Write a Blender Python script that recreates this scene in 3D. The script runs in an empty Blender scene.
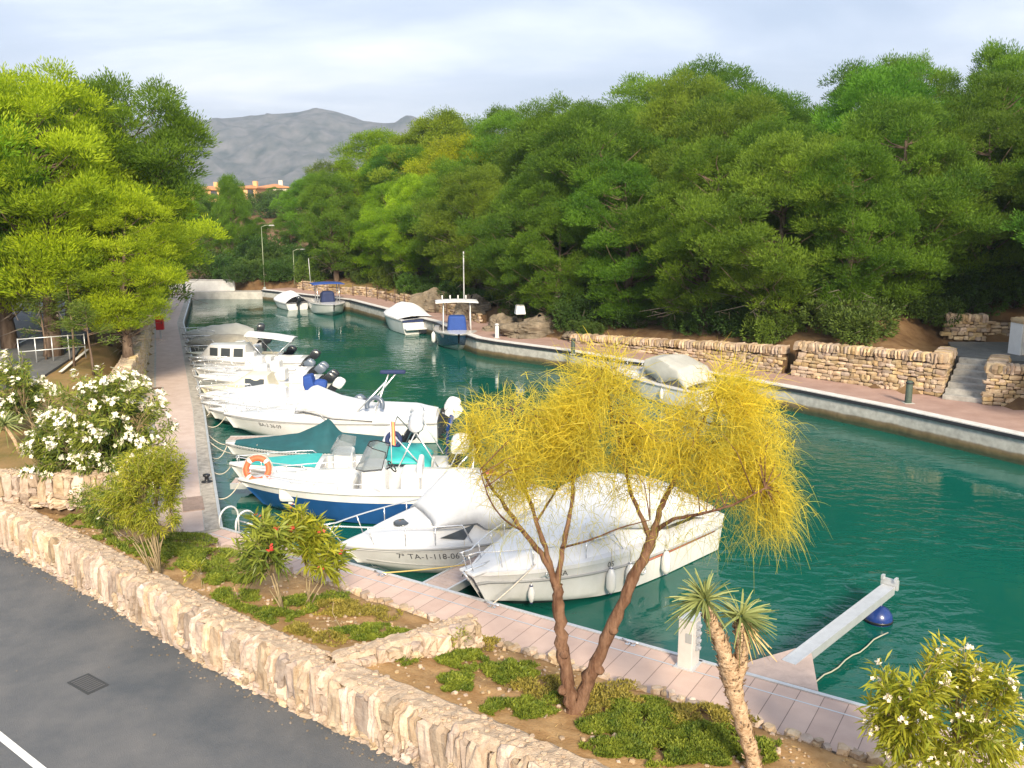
import bpy, bmesh, math, random
import numpy as np
from mathutils import Vector, Matrix, noise as mnoise

R = math.radians
S = bpy.context.scene
COL = S.collection
rng = np.random.default_rng(7)
random.seed(7)

# ------------------------------------------------------------------ camera
F_PX, HORIZON, CAM_H = 900.0, 203.0, 8.0
PITCH = math.atan((384 - HORIZON) / F_PX)
cam = bpy.data.objects.new('camera', bpy.data.cameras.new('camera'))
COL.objects.link(cam)
cam.location = (0, 0, CAM_H)
cam.rotation_euler = (math.pi / 2 - PITCH, 0, 0)
cam.data.sensor_width = 36.0
cam.data.lens = 36.0 * F_PX / 1024.0
cam.data.clip_end = 20000
S.camera = cam

# ------------------------------------------------------------------ light
SUN_EL, SUN_AZ = R(30), math.atan2(0.20, -0.98)       # azimuth from +Y towards +X
to_sun = Vector((math.sin(SUN_AZ) * math.cos(SUN_EL), math.cos(SUN_AZ) * math.cos(SUN_EL), math.sin(SUN_EL)))
sun = bpy.data.objects.new('sun', bpy.data.lights.new('sun', 'SUN'))
COL.objects.link(sun)
sun.location = (40, -40, 60)
sun.rotation_euler = to_sun.to_track_quat('Z', 'Y').to_euler()
sun.data.energy = 4.4
sun.data.angle = R(12)
sun.data.color = (1.0, 0.85, 0.63)

W = bpy.data.worlds.new('World')
S.world = W
W.use_nodes = True
nt = W.node_tree
nt.nodes.clear()
def _n(nt, t, **kw):
    n = nt.nodes.new(t)
    for k, v in kw.items():
        if k.startswith('i_'):
            n.inputs[k[2:].replace('_', ' ')].default_value = v
        else:
            setattr(n, k, v)
    return n
def build_world():
    L = nt.links.new
    out = _n(nt, 'ShaderNodeOutputWorld'); bg = _n(nt, 'ShaderNodeBackground'); bg.inputs['Strength'].default_value = 0.132
    sky = _n(nt, 'ShaderNodeTexSky', sky_type='NISHITA', sun_disc=False, sun_elevation=SUN_EL, sun_rotation=SUN_AZ)
    tc = _n(nt, 'ShaderNodeTexCoord')
    sep = _n(nt, 'ShaderNodeSeparateXYZ'); L(tc.outputs['Generated'], sep.inputs[0])
    # cloud layer: project the direction onto a flat ceiling
    zc = _n(nt, 'ShaderNodeMath', operation='MAXIMUM'); L(sep.outputs['Z'], zc.inputs[0]); zc.inputs[1].default_value = 0.0
    za = _n(nt, 'ShaderNodeMath', operation='ADD'); L(zc.outputs[0], za.inputs[0]); za.inputs[1].default_value = 0.12
    dx = _n(nt, 'ShaderNodeMath', operation='DIVIDE'); L(sep.outputs['X'], dx.inputs[0]); L(za.outputs[0], dx.inputs[1])
    dy = _n(nt, 'ShaderNodeMath', operation='DIVIDE'); L(sep.outputs['Y'], dy.inputs[0]); L(za.outputs[0], dy.inputs[1])
    cmb = _n(nt, 'ShaderNodeCombineXYZ'); L(dx.outputs[0], cmb.inputs[0]); L(dy.outputs[0], cmb.inputs[1])
    mp = _n(nt, 'ShaderNodeMapping'); mp.inputs['Scale'].default_value = (0.8, 1.25, 1); mp.inputs['Location'].default_value = (3.1, 0.35, 0)
    L(cmb.outputs[0], mp.inputs[0])
    nz = _n(nt, 'ShaderNodeTexNoise'); nz.inputs['Scale'].default_value = 0.62; nz.inputs['Detail'].default_value = 8; nz.inputs['Roughness'].default_value = 0.55
    nz.inputs['Distortion'].default_value = 0.4
    L(mp.outputs[0], nz.inputs['Vector'])
    cr = _n(nt, 'ShaderNodeValToRGB')
    e = cr.color_ramp.elements
    e[0].position = 0.38; e[0].color = (2.3, 2.72, 3.45, 1)
    e[1].position = 0.50; e[1].color = (2.95, 3.3, 3.95, 1)
    k = e.new(0.60); k.color = (4.0, 4.25, 4.7, 1)
    k = e.new(0.72); k.color = (5.4, 5.3, 5.3, 1)
    L(nz.outputs['Fac'], cr.inputs[0])
    # pale pinkish band of thinner cloud near the horizon
    hz = _n(nt, 'ShaderNodeMapRange'); L(sep.outputs['Z'], hz.inputs[0])
    hz.inputs['From Min'].default_value = 0.03; hz.inputs['From Max'].default_value = 0.15
    hz.inputs['To Min'].default_value = 0.6; hz.inputs['To Max'].default_value = 0.0
    m1 = _n(nt, 'ShaderNodeMixRGB'); L(hz.outputs[0], m1.inputs[0]); L(cr.outputs[0], m1.inputs[1]); m1.inputs[2].default_value = (4.5, 4.35, 4.35, 1)
    m2 = _n(nt, 'ShaderNodeMixRGB'); m2.inputs[0].default_value = 0.9; L(sky.outputs[0], m2.inputs[1]); L(m1.outputs[0], m2.inputs[2])
    L(m2.outputs[0], bg.inputs[0]); L(bg.outputs[0], out.inputs[0])
build_world()

vs = S.view_settings
vs.view_transform = 'Standard'; vs.look = 'None'; vs.gamma = 1; vs.use_curve_mapping = False
vs.exposure = 1.03
S.render.engine = 'CYCLES'
cy = S.cycles
cy.max_bounces = 7; cy.diffuse_bounces = 4; cy.glossy_bounces = 3; cy.transmission_bounces = 4; cy.transparent_max_bounces = 8; cy.volume_bounces = 0
cy.use_denoising = True
cy.sample_clamp_indirect = 6
cy.caustics_reflective = False; cy.caustics_refractive = False

# ------------------------------------------------------------------ helpers
_c, _s = math.cos(PITCH), math.sin(PITCH)
def ray(u, v):
    a = (u - 512) / F_PX; b = (384 - v) / F_PX
    return Vector((a, _c + b * _s, -_s + b * _c))
def at(u, v, z):                       # where a photo pixel meets the level z
    d = ray(u, v); t = (z - CAM_H) / d.z
    return Vector((d.x * t, d.y * t, z))
def aty(u, v, y):                      # where a photo pixel meets the upright plane y
    d = ray(u, v); t = y / d.y
    return Vector((d.x * t, y, CAM_H + d.z * t))

def clamp01(x): return max(0.0, min(1.0, x))
def sstep(a, b, x):
    t = clamp01((x - a) / (b - a)); return t * t * (3 - 2 * t)
def interp(x, pts):
    if x <= pts[0][0]: return pts[0][1]
    for (a, va), (b, vb) in zip(pts, pts[1:]):
        if x <= b: return va + (vb - va) * (x - a) / (b - a)
    return pts[-1][1]
def nz3(x, y, z=0.0, o=3):
    return mnoise.fractal((x, y, z), 1.0, 2.0, o)

# ------------------------------------------------------------------ materials
MATS = {}
def mat(name, color, rough=0.6, metal=0.0, var=0.0, scale=8.0, bump=0.0, bscale=40.0, island=0.0, spec=0.5, color2=None, detail=5, coat=0.0, stretch=None):
    if name in MATS: return MATS[name]
    m = bpy.data.materials.new(name); m.use_nodes = True
    t = m.node_tree; L = t.links.new
    b = t.nodes['Principled BSDF']
    b.inputs['Roughness'].default_value = rough; b.inputs['Metallic'].default_value = metal
    b.inputs['Specular IOR Level'].default_value = spec
    b.inputs['Coat Weight'].default_value = coat
    c = (*color, 1)
    b.inputs['Base Color'].default_value = c
    tc = _n(t, 'ShaderNodeTexCoord')
    vec = tc.outputs['Object']
    if stretch:
        mp = _n(t, 'ShaderNodeMapping'); mp.inputs['Scale'].default_value = stretch; L(vec, mp.inputs[0]); vec = mp.outputs[0]
    cur = None
    if var > 0 or color2:
        nz = _n(t, 'ShaderNodeTexNoise'); nz.inputs['Scale'].default_value = scale; nz.inputs['Detail'].default_value = detail; nz.inputs['Roughness'].default_value = 0.65
        L(vec, nz.inputs['Vector'])
        mr = _n(t, 'ShaderNodeMapRange'); mr.inputs['From Min'].default_value = 0.32; mr.inputs['From Max'].default_value = 0.68; L(nz.outputs['Fac'], mr.inputs[0])
        mx = _n(t, 'ShaderNodeMixRGB'); L(mr.outputs[0], mx.inputs[0])
        if color2: mx.inputs[1].default_value = c; mx.inputs[2].default_value = (*color2, 1)
        else:
            mx.inputs[1].default_value = tuple(x * (1 - var) for x in color) + (1,)
            mx.inputs[2].default_value = tuple(min(1, x * (1 + var)) for x in color) + (1,)
        cur = mx.outputs[0]
    if island > 0:
        g = _n(t, 'ShaderNodeNewGeometry')
        hs = _n(t, 'ShaderNodeHueSaturation')
        r1 = _n(t, 'ShaderNodeMapRange'); r1.inputs['To Min'].default_value = 1 - island; r1.inputs['To Max'].default_value = 1 + island; L(g.outputs['Random Per Island'], r1.inputs[0])
        wn = _n(t, 'ShaderNodeTexWhiteNoise', noise_dimensions='1D'); L(g.outputs['Random Per Island'], wn.inputs['W'])
        r2 = _n(t, 'ShaderNodeMapRange'); r2.inputs['To Min'].default_value = 0.5 - island * 0.045; r2.inputs['To Max'].default_value = 0.5 + island * 0.04; L(wn.outputs['Value'], r2.inputs[0])
        r3 = _n(t, 'ShaderNodeMapRange'); r3.inputs['To Min'].default_value = 0.7; r3.inputs['To Max'].default_value = 1.2; L(wn.outputs['Value'], r3.inputs[0])
        L(r1.outputs[0], hs.inputs['Value']); L(r2.outputs[0], hs.inputs['Hue']); L(r3.outputs[0], hs.inputs['Saturation'])
        if cur: L(cur, hs.inputs['Color'])
        else: hs.inputs['Color'].default_value = c
        cur = hs.outputs[0]
    if cur: L(cur, b.inputs['Base Color'])
    if bump > 0:
        n2 = _n(t, 'ShaderNodeTexNoise'); n2.inputs['Scale'].default_value = bscale; n2.inputs['Detail'].default_value = 6; L(vec, n2.inputs['Vector'])
        bp = _n(t, 'ShaderNodeBump'); bp.inputs['Strength'].default_value = bump; bp.inputs['Distance'].default_value = 0.02
        L(n2.outputs['Fac'], bp.inputs['Height']); L(bp.outputs[0], b.inputs['Normal'])
    MATS[name] = m
    return m

def leaf_mat(name, c0, c1, trans=0.35, rough=0.55, spec=0.25, hue_by_object=0.0):
    """Foliage whose colour runs from c0 to c1 with the leaf's own 'tint'."""
    if name in MATS: return MATS[name]
    m = bpy.data.materials.new(name); m.use_nodes = True
    t = m.node_tree; L = t.links.new
    b = t.nodes['Principled BSDF']; b.inputs['Roughness'].default_value = rough; b.inputs['Specular IOR Level'].default_value = spec
    a = _n(t, 'ShaderNodeAttribute', attribute_name='tint')
    mx = _n(t, 'ShaderNodeMixRGB'); mx.inputs[1].default_value = (*c0, 1); mx.inputs[2].default_value = (*c1, 1); L(a.outputs['Fac'], mx.inputs[0])
    cur = mx.outputs[0]
    if hue_by_object > 0:
        oi = _n(t, 'ShaderNodeObjectInfo')
        hs = _n(t, 'ShaderNodeHueSaturation')
        r1 = _n(t, 'ShaderNodeMapRange'); r1.inputs['To Min'].default_value = 0.5 - hue_by_object * 0.06; r1.inputs['To Max'].default_value = 0.5 + hue_by_object * 0.03; L(oi.outputs['Random'], r1.inputs[0])
        wn = _n(t, 'ShaderNodeTexWhiteNoise', noise_dimensions='1D'); L(oi.outputs['Random'], wn.inputs['W'])
        r2 = _n(t, 'ShaderNodeMapRange'); r2.inputs['To Min'].default_value = 1 - hue_by_object * 0.35; r2.inputs['To Max'].default_value = 1 + hue_by_object * 0.35; L(wn.outputs['Value'], r2.inputs[0])
        L(r1.outputs[0], hs.inputs['Hue']); L(r2.outputs[0], hs.inputs['Value']); L(cur, hs.inputs['Color']); cur = hs.outputs[0]
        # object colour multiplies in (per-tree tint; adds missing sunlight to left bank pines too)
        ml = _n(t, 'ShaderNodeMixRGB', blend_type='MULTIPLY'); ml.inputs[0].default_value = 1; L(cur, ml.inputs[1]); L(oi.outputs['Color'], ml.inputs[2]); cur = ml.outputs[0]
    L(cur, b.inputs['Base Color'])
    tr = _n(t, 'ShaderNodeBsdfTranslucent'); L(cur, tr.inputs['Color'])
    ms = _n(t, 'ShaderNodeMixShader'); ms.inputs[0].default_value = trans
    L(b.outputs[0], ms.inputs[1]); L(tr.outputs[0], ms.inputs[2]); L(ms.outputs[0], t.nodes['Material Output'].inputs[0])
    MATS[name] = m
    return m

# ------------------------------------------------------------------ object bookkeeping
def tag(o, label=None, cat=None, group=None, kind=None):
    if label: o['label'] = label
    if cat: o['category'] = cat
    if group: o['group'] = group
    if kind: o['kind'] = kind
    return o
def empty(name, loc=(0, 0, 0), rz=0.0, label=None, cat=None, group=None):
    o = bpy.data.objects.new(name, None); COL.objects.link(o)
    o.location = loc; o.rotation_euler = (0, 0, rz); o.empty_display_size = 0.3
    return tag(o, label, cat, group)
def children_of(o): return list(o.children)
def copy_tree(o, parent=None):
    c = o.copy(); COL.objects.link(c)
    if parent: c.parent = parent
    for ch in children_of(o): copy_tree(ch, c)
    return c

class MB:
    """collects polygons, then builds one mesh object"""
    def __init__(self): self.v = []; self.f = []; self.m = []; self.smooth = []
    def add(self, vs, fs, mi=0, smooth=False):
        o = len(self.v)
        self.v += [tuple(p) for p in vs]
        for f in fs:
            self.f.append(tuple(i + o for i in f)); self.m.append(mi); self.smooth.append(smooth)
        return self
    def quad(self, a, b, c, d, mi=0): return self.add([a, b, c, d], [(0, 1, 2, 3)], mi)
    def box(self, c, size, rz=0.0, mi=0, taper=1.0, rot=None):
        sx, sy, sz = (x / 2 for x in size)
        pts = [(-sx, -sy, -sz), (sx, -sy, -sz), (sx, sy, -sz), (-sx, sy, -sz), (-sx * taper, -sy * taper, sz), (sx * taper, -sy * taper, sz), (sx * taper, sy * taper, sz), (-sx * taper, sy * taper, sz)]
        M = rot if rot is not None else Matrix.Rotation(rz, 3, 'Z')
        c = Vector(c)
        return self.add([c + M @ Vector(p) for p in pts], [(0, 3, 2, 1), (4, 5, 6, 7), (0, 1, 5, 4), (1, 2, 6, 5), (2, 3, 7, 6), (3, 0, 4, 7)], mi)
    def tube(self, pts, rad, n=8, mi=0, cap=True, smooth=True):
        pts = [Vector(p) for p in pts]
        if not hasattr(rad, '__len__'): rad = [rad] * len(pts)
        vs = []; up = Vector((0, 0, 1)); prev = None
        for i, p in enumerate(pts):
            d = (pts[min(i + 1, len(pts) - 1)] - pts[max(i - 1, 0)])
            if d.length < 1e-9: d = Vector((0, 0, 1))
            d.normalize()
            if prev is None:
                a = d.cross(up) if abs(d.z) < 0.95 else d.cross(Vector((1, 0, 0)))
            else:
                a = prev - d * prev.dot(d)
                if a.length < 1e-6: a = d.cross(up)
            a.normalize(); prev = a; b = d.cross(a)
            for k in range(n):
                t = 2 * math.pi * k / n
                vs.append(p + (a * math.cos(t) + b * math.sin(t)) * rad[i])
        fs = []
        for i in range(len(pts) - 1):
            for k in range(n):
                k2 = (k + 1) % n
                fs.append((i * n + k, i * n + k2, (i + 1) * n + k2, (i + 1) * n + k))
        if cap:
            fs.append(tuple(range(n - 1, -1, -1))); fs.append(tuple((len(pts) - 1) * n + k for k in range(n)))
        return self.add(vs, fs, mi, smooth)
    def lathe(self, prof, c=(0, 0, 0), n=16, mi=0, smooth=True):
        c = Vector(c); vs = []; fs = []
        for r, z in prof:
            for k in range(n):
                t = 2 * math.pi * k / n; vs.append(c + Vector((r * math.cos(t), r * math.sin(t), z)))
        for i in range(len(prof) - 1):
            for k in range(n):
                k2 = (k + 1) % n; fs.append((i * n + k, i * n + k2, (i + 1) * n + k2, (i + 1) * n + k))
        fs.append(tuple(range(n - 1, -1, -1))); fs.append(tuple((len(prof) - 1) * n + k for k in range(n)))
        return self.add(vs, fs, mi, smooth)
    def torus(self, c, R0, r0, nrm=(0, 0, 1), n=24, k=10, mi=0, a0=0.0, a1=2 * math.pi):
        q = Vector(nrm).to_track_quat('Z', 'Y'); c = Vector(c)
        closed = abs(a1 - a0 - 2 * math.pi) < 1e-6
        m = n if closed else n + 1
        pts = []
        for i in range(m):
            t = a0 + (a1 - a0) * i / n; pts.append((t))
        vs = []
        for t in pts:
            for j in range(k):
                p = 2 * math.pi * j / k
                vs.append(c + q @ Vector(((R0 + r0 * math.cos(p)) * math.cos(t), (R0 + r0 * math.cos(p)) * math.sin(t), r0 * math.sin(p))))
        fs = []
        for i in range(n):
            i2 = (i + 1) % m
            for j in range(k):
                j2 = (j + 1) % k; fs.append((i * k + j, i2 * k + j, i2 * k + j2, i * k + j2))
        return self.add(vs, fs, mi, True)
    def grid(self, fn, nu, nv, mi=0, smooth=True, us=None, vs_=None):
        us = us if us is not None else [i / (nu - 1) for i in range(nu)]
        vv = vs_ if vs_ is not None else [j / (nv - 1) for j in range(nv)]
        nu, nv = len(us), len(vv)
        pts = [fn(u, v) for u in us for v in vv]
        fs = [(i * nv + j, (i + 1) * nv + j, (i + 1) * nv + j + 1, i * nv + j + 1) for i in range(nu - 1) for j in range(nv - 1)]
        return self.add(pts, fs, mi, smooth)
    def prism(self, poly, z0, z1, mi=0):
        n = len(poly)
        vs = [(p[0], p[1], z0) for p in poly] + [(p[0], p[1], z1) for p in poly]
        fs = [tuple(range(n - 1, -1, -1)), tuple(range(n, 2 * n))] + [(i, (i + 1) % n, n + (i + 1) % n, n + i) for i in range(n)]
        return self.add(vs, fs, mi)
    def build(self, name, mats, parent=None, sharp=None, bevel=0.0):
        me = bpy.data.meshes.new(name)
        me.from_pydata(self.v, [], self.f)
        if not isinstance(mats, (list, tuple)): mats = [mats]
        for m in mats: me.materials.append(m)
        me.polygons.foreach_set('material_index', self.m)
        me.polygons.foreach_set('use_smooth', self.smooth)
        me.update()
        if sharp: me.set_sharp_from_angle(angle=R(sharp))
        o = bpy.data.objects.new(name, me); COL.objects.link(o)
        if parent: o.parent = parent
        if bevel > 0:
            b = o.modifiers.new('bevel', 'BEVEL'); b.width = bevel; b.segments = 2; b.limit_method = 'ANGLE'; b.angle_limit = R(40)
        return o

def np_mesh(name, V, Q, material, tint=None, parent=None, smooth=False):
    me = bpy.data.meshes.new(name)
    nv, nq = len(V), len(Q)
    me.vertices.add(nv); me.vertices.foreach_set('co', np.ascontiguousarray(V, dtype=np.float32).ravel())
    me.loops.add(nq * 4); me.loops.foreach_set('vertex_index', np.ascontiguousarray(Q, dtype=np.int32).ravel())
    me.polygons.add(nq); me.polygons.foreach_set('loop_start', np.arange(0, nq * 4, 4, dtype=np.int32))
    try: me.polygons.foreach_set('loop_total', np.full(nq, 4, dtype=np.int32))
    except Exception: pass
    if smooth: me.polygons.foreach_set('use_smooth', np.ones(nq, dtype=bool))
    me.update(calc_edges=True)
    if tint is not None:
        a = me.attributes.new('tint', 'FLOAT', 'FACE'); a.data.foreach_set('value', np.ascontiguousarray(tint, dtype=np.float32))
    me.materials.append(material)
    if name is None: return me
    o = bpy.data.objects.new(name, me); COL.objects.link(o)
    if parent: o.parent = parent
    return o

def unit(a): return a / np.maximum(np.linalg.norm(a, axis=-1, keepdims=True), 1e-9)
def rand_dirs(n, g=None):
    g = g or rng
    return unit(g.normal(size=(n, 3)))
def leaf_quads(P, D, Ln, Wd, droop=0.0, g=None):
    """one lance-shaped quad per leaf: base point P, direction D, length, width"""
    g = g or rng
    n = len(P); Ln = np.broadcast_to(Ln, (n,))[:, None]; Wd = np.broadcast_to(Wd, (n,))[:, None]
    Sd = unit(np.cross(D, rand_dirs(n, g)))
    mid = P + D * Ln * 0.5
    tip = P + D * Ln; tip[:, 2] -= (np.broadcast_to(droop, (n,)) * Ln[:, 0])
    V = np.stack([P, mid + Sd * Wd * 0.5, tip, mid - Sd * Wd * 0.5], 1).reshape(-1, 3)
    Q = np.arange(4 * n).reshape(n, 4)
    return V, Q
def strand_quads(P, D, Ln, Wd, sag, seg=4, g=None):
    """drooping ribbons; sag = how strongly each one falls"""
    g = g or rng
    n = len(P); Sd = unit(np.cross(D, rand_dirs(n, g)))
    rows = []
    for k in range(seg + 1):
        t = k / seg
        p = P + D * (Ln * t)[:, None]; p[:, 2] -= sag * Ln * t * t
        w = (Wd * (1 - 0.75 * t))[:, None] * Sd * 0.5
        rows += [p - w, p + w]
    V = np.stack(rows, 1).reshape(-1, 3)
    base = (np.arange(n) * (2 * (seg + 1)))[:, None, None]
    q = np.array([[2 * k, 2 * k + 1, 2 * k + 3, 2 * k + 2] for k in range(seg)])[None]
    return V, (base + q).reshape(-1, 4)

# stones ----------------------------------------------------------
def _lattice(n):
    idx = {}; vs = []; fs = []
    def vid(p):
        if p not in idx: idx[p] = len(vs); vs.append(p)
        return idx[p]
    for ax in range(3):
        for sgn in (0, n):
            for i in range(n):
                for j in range(n):
                    q = []
                    for a, b in ((0, 0), (1, 0), (1, 1), (0, 1)):
                        p = [0, 0, 0]; p[ax] = sgn; p[(ax + 1) % 3] = i + a; p[(ax + 2) % 3] = j + b; q.append(vid(tuple(p)))
                    fs.append(tuple(q if sgn else q[::-1]))
    P = np.array(vs, float) / n * 2 - 1
    return P, fs
LAT = {k: _lattice(k) for k in (2, 4)}
def add_stone(mb, c, ex, ey, ez, k=2, rough=0.22, round_=0.5, mi=0, smooth=False):
    """irregular block; ex, ey, ez are half-axis vectors"""
    P, fs = LAT[k]
    p = P.copy()
    sph = unit(p)
    p = p * (1 - round_) + sph * round_ * 1.15
    sd = random.random() * 100
    amp = rough
    q = []
    for a in p:
        d = 1 + amp * mnoise.noise((a[0] * 1.1 + sd, a[1] * 1.1, a[2] * 1.1 - sd)) + (amp * 0.5 * mnoise.noise((a[0] * 2.7 - sd, a[1] * 2.7 + sd, a[2] * 2.7)) if k > 2 else (random.random() - 0.5) * amp * 0.6)
        q.append(Vector(c) + ex * (a[0] * d) + ey * (a[1] * d) + ez * (a[2] * d))
    mb.add(q, fs, mi, smooth)

def polyline_len(pts): return [0] + list(np.cumsum([(Vector(b) - Vector(a)).length for a, b in zip(pts, pts[1:])]))
def along(pts, d):
    """point and direction at distance d on a plan polyline"""
    for a, b in zip(pts, pts[1:]):
        a, b = Vector(a), Vector(b); l = (b - a).length
        if d <= l or (b - Vector(pts[-1])).length < 1e-6: return a + (b - a) * (d / l), (b - a).normalized()
        d -= l
def offset_poly(pts, d):
    """plan polyline moved d to its left"""
    out = []
    for i, p in enumerate(pts):
        a = Vector(pts[max(i - 1, 0)][:2]); b = Vector(pts[min(i + 1, len(pts) - 1)][:2])
        t = (b - a).normalized(); out.append((p[0] - t.y * d, p[1] + t.x * d))
    return out
def resample(pts, n):
    L = polyline_len([p[:2] for p in pts]); T = L[-1]
    return [along([p[:2] for p in pts], T * i / (n - 1) * 0.99999)[0] for i in range(n)]
# ------------------------------------------------------------------ plan of the place
QC = [(-6.75, 19.95), (-8.87, 25.65), (-11.27, 32.2), (-17.23, 47.6), (-20.9, 57.0), (-26.5, 74.5)]
QB = [(-6.75, 19.95), (5.27, 12.40), (27.0, -1.1)]
QR = [(-20.8, 75.0), (-12.1, 67.1), (-4.6, 54.3), (-3.2, 50.6), (-1.9, 47.7), (-0.9, 46.6), (2.36, 43.8), (8.06, 37.91), (11.15, 34.13), (13.57, 30.69), (15.85, 27.0), (26.0, 12.0), (38.0, -5.0)]
CANAL = QC + [(-26.3, 76.4), (-21.2, 76.3)] + QR + [(27.0, -1.1), (5.27, 12.40)]
WALL_OUT = [(-16.0, 23.0), (-13.4, 20.75), (-11.4, 19.09), (-7.89, 16.23), (-5.18, 13.88), (-3.17, 12.36), (-1.54, 11.22), (-0.15, 10.23), (0.85, 9.5), (4.2, 7.1), (8.5, 4.0)]
BANK = [(-28.9, 75.0), (-23.9, 60.0), (-20.3, 50.0), (-17.7, 43.0), (-15.8, 37.8), (-14.6, 34.2), (-13.9, 31.8), (-13.9, 29.8), (-14.6, 28.2)]
Z_ROAD, Z_QUAY, Z_RQ = 0.45, 0.55, 0.92

def seg_dist(p, a, b):
    ax, ay = a; bx, by = b; dx, dy = bx - ax, by - ay
    t = clamp01(((p[0] - ax) * dx + (p[1] - ay) * dy) / (dx * dx + dy * dy))
    return math.hypot(p[0] - ax - t * dx, p[1] - ay - t * dy), (ax + t * dx, ay + t * dy)
def pl_dist(p, pl): return min((seg_dist(p, a, b) for a, b in zip(pl, pl[1:])), key=lambda r: r[0])
def inside(p, poly):
    c = False; n = len(poly); x, y = p
    for i in range(n):
        x1, y1 = poly[i]; x2, y2 = poly[i - 1]
        if (y1 > y) != (y2 > y) and x < (x2 - x1) * (y - y1) / (y2 - y1) + x1: c = not c
    return c
BANKPOLY = BANK + [(-18, 25), (-70, 25), (-70, 75)]
def rwall_top(y): return interp(y, [(20, 2.35), (31.5, 2.4), (36.6, 2.35), (36.9, 2.05), (45, 1.45), (47, 1.15), (50, 1.2), (54, 1.5), (75, 1.6)])
def ground_h(x, y):
    if y < 90 and -60 < x < 60:
        ic = inside((x, y), CANAL); dc = pl_dist((x, y), CANAL + CANAL[:1])[0]
        if ic or dc < 0.95: return -2.0
        dr, pr = pl_dist((x, y), QR)
        dl = min(pl_dist((x, y), QC)[0], pl_dist((x, y), QB)[0])
        if dr <= dl:                                         # the wooded bank
            wt = rwall_top(pr[1])
            d0 = interp(pr[1], [(20, 4.6), (28.5, 3.6), (29.4, 3.4), (30.2, 2.95), (36, 2.65), (45, 2.55)]); h = 0.6 + (wt - 0.1 - 0.6) * sstep(d0, d0 + .7, dr)
            up = max(0, dr - 3.4)
            hill = min(up * 0.20, 2.2) + max(0, min(up - 11, 40)) * 0.06
            hill *= 1 + 0.25 * nz3(x * 0.12, y * 0.12, 3.0)
            h += hill + 0.16 * nz3(x * 0.5, y * 0.5) * sstep(3.3, 6, dr)
            k = sstep(5.2, 3.0, math.hypot(x - 20.0, y - 35.6)); h = h * (1 - k) + 2.0 * k
            d2 = seg_dist((x, y), (16.4, 31.9), (17.7, 33.9))[0]
            k = sstep(2.1, 1.5, d2); h = h * (1 - k) + 0.7 * k
            return h
        h = 0.40
        if inside((x, y), BANKPOLY):
            db = pl_dist((x, y), BANK)[0]
            h = 0.4 + 1.65 * sstep(0.3, 1.1, db) * sstep(25.2, 30, y)
        far = sstep(76, 82, y)
        return h * (1 - far) + 1.2 * far + 0.03 * nz3(x * 0.6, y * 0.6)
    d = math.hypot(x, y - 40)
    if y < 90: return 0.4 if abs(x) < 90 and y < 20 else (interp(abs(x), [(60, 3), (140, 6), (600, 9)]) if x > 0 else 2.0 + interp(abs(x), [(60, 0), (300, 5)]))
    a = interp(y, [(90, 1.6), (115, 2.6), (150, 6.0), (190, 8.2), (600, 10.0), (1200, 13)])
    return a + 0.8 * nz3(x * 0.02, y * 0.02)

# ---- materials of the setting
M_soil = mat('soil', (0.27, 0.155, 0.068), 0.95, var=0.45, scale=3.0, bump=0.6, bscale=25, color2=(0.40, 0.26, 0.13), spec=0.1)
M_dirt = mat('needle_floor', (0.10, 0.055, 0.028), 0.95, scale=1.3, bump=0.5, bscale=12, color2=(0.20, 0.13, 0.07), spec=0.1)
M_grassy = mat('dry_verge', (0.16, 0.13, 0.045), 0.95, scale=1.1, bump=0.5, bscale=16, color2=(0.30, 0.19, 0.09), spec=0.1)
M_asph = mat('asphalt', (0.092, 0.104, 0.120), 0.9, scale=0.75, bump=0.9, bscale=110, color2=(0.170, 0.170, 0.174), spec=0.3, detail=15)
M_white_paint = mat('road_paint', (0.78, 0.78, 0.76), 0.7, var=0.1, scale=12)
M_conc = mat('concrete', (0.40, 0.39, 0.37), 0.85, var=0.22, scale=1.6, bump=0.3, bscale=50)
M_alu = mat('aluminium', (0.62, 0.64, 0.66), 0.42, metal=0.55, var=0.08, scale=5)
M_steel = mat('stainless', (0.75, 0.76, 0.78), 0.22, metal=0.9)
M_dark = mat('dark_rubber', (0.02, 0.022, 0.03), 0.6)
M_black = mat('black_plastic', (0.014, 0.015, 0.018), 0.35)
M_stone = mat('limestone', (0.36, 0.26, 0.19), 0.9, scale=5.0, bump=0.7, bscale=26, island=0.30, color2=(0.52, 0.42, 0.33), spec=0.2)
M_stone_far = mat('ochre_limestone', (0.33, 0.22, 0.135), 0.9, scale=3.0, bump=0.5, bscale=20, island=0.32, color2=(0.50, 0.40, 0.28), spec=0.2)
M_mortar = mat('rough_mortar', (0.36, 0.265, 0.19), 0.95, scale=9.0, bump=1.0, bscale=45, color2=(0.52, 0.42, 0.32), spec=0.15)
M_joint = mat('wall_joint', (0.13, 0.085, 0.05), 0.95, var=0.3, scale=8, spec=0.1)
M_wall_joint_far = mat('wall_joint_far', (0.12, 0.075, 0.042), 0.95, var=0.3, scale=8, spec=0.1)
M_render = mat('white_render', (0.72, 0.73, 0.75), 0.85, var=0.08, scale=1.5, bump=0.1, bscale=60)
M_wood = mat('grey_post', (0.05, 0.075, 0.06), 0.7, var=0.3, scale=12)

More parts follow.
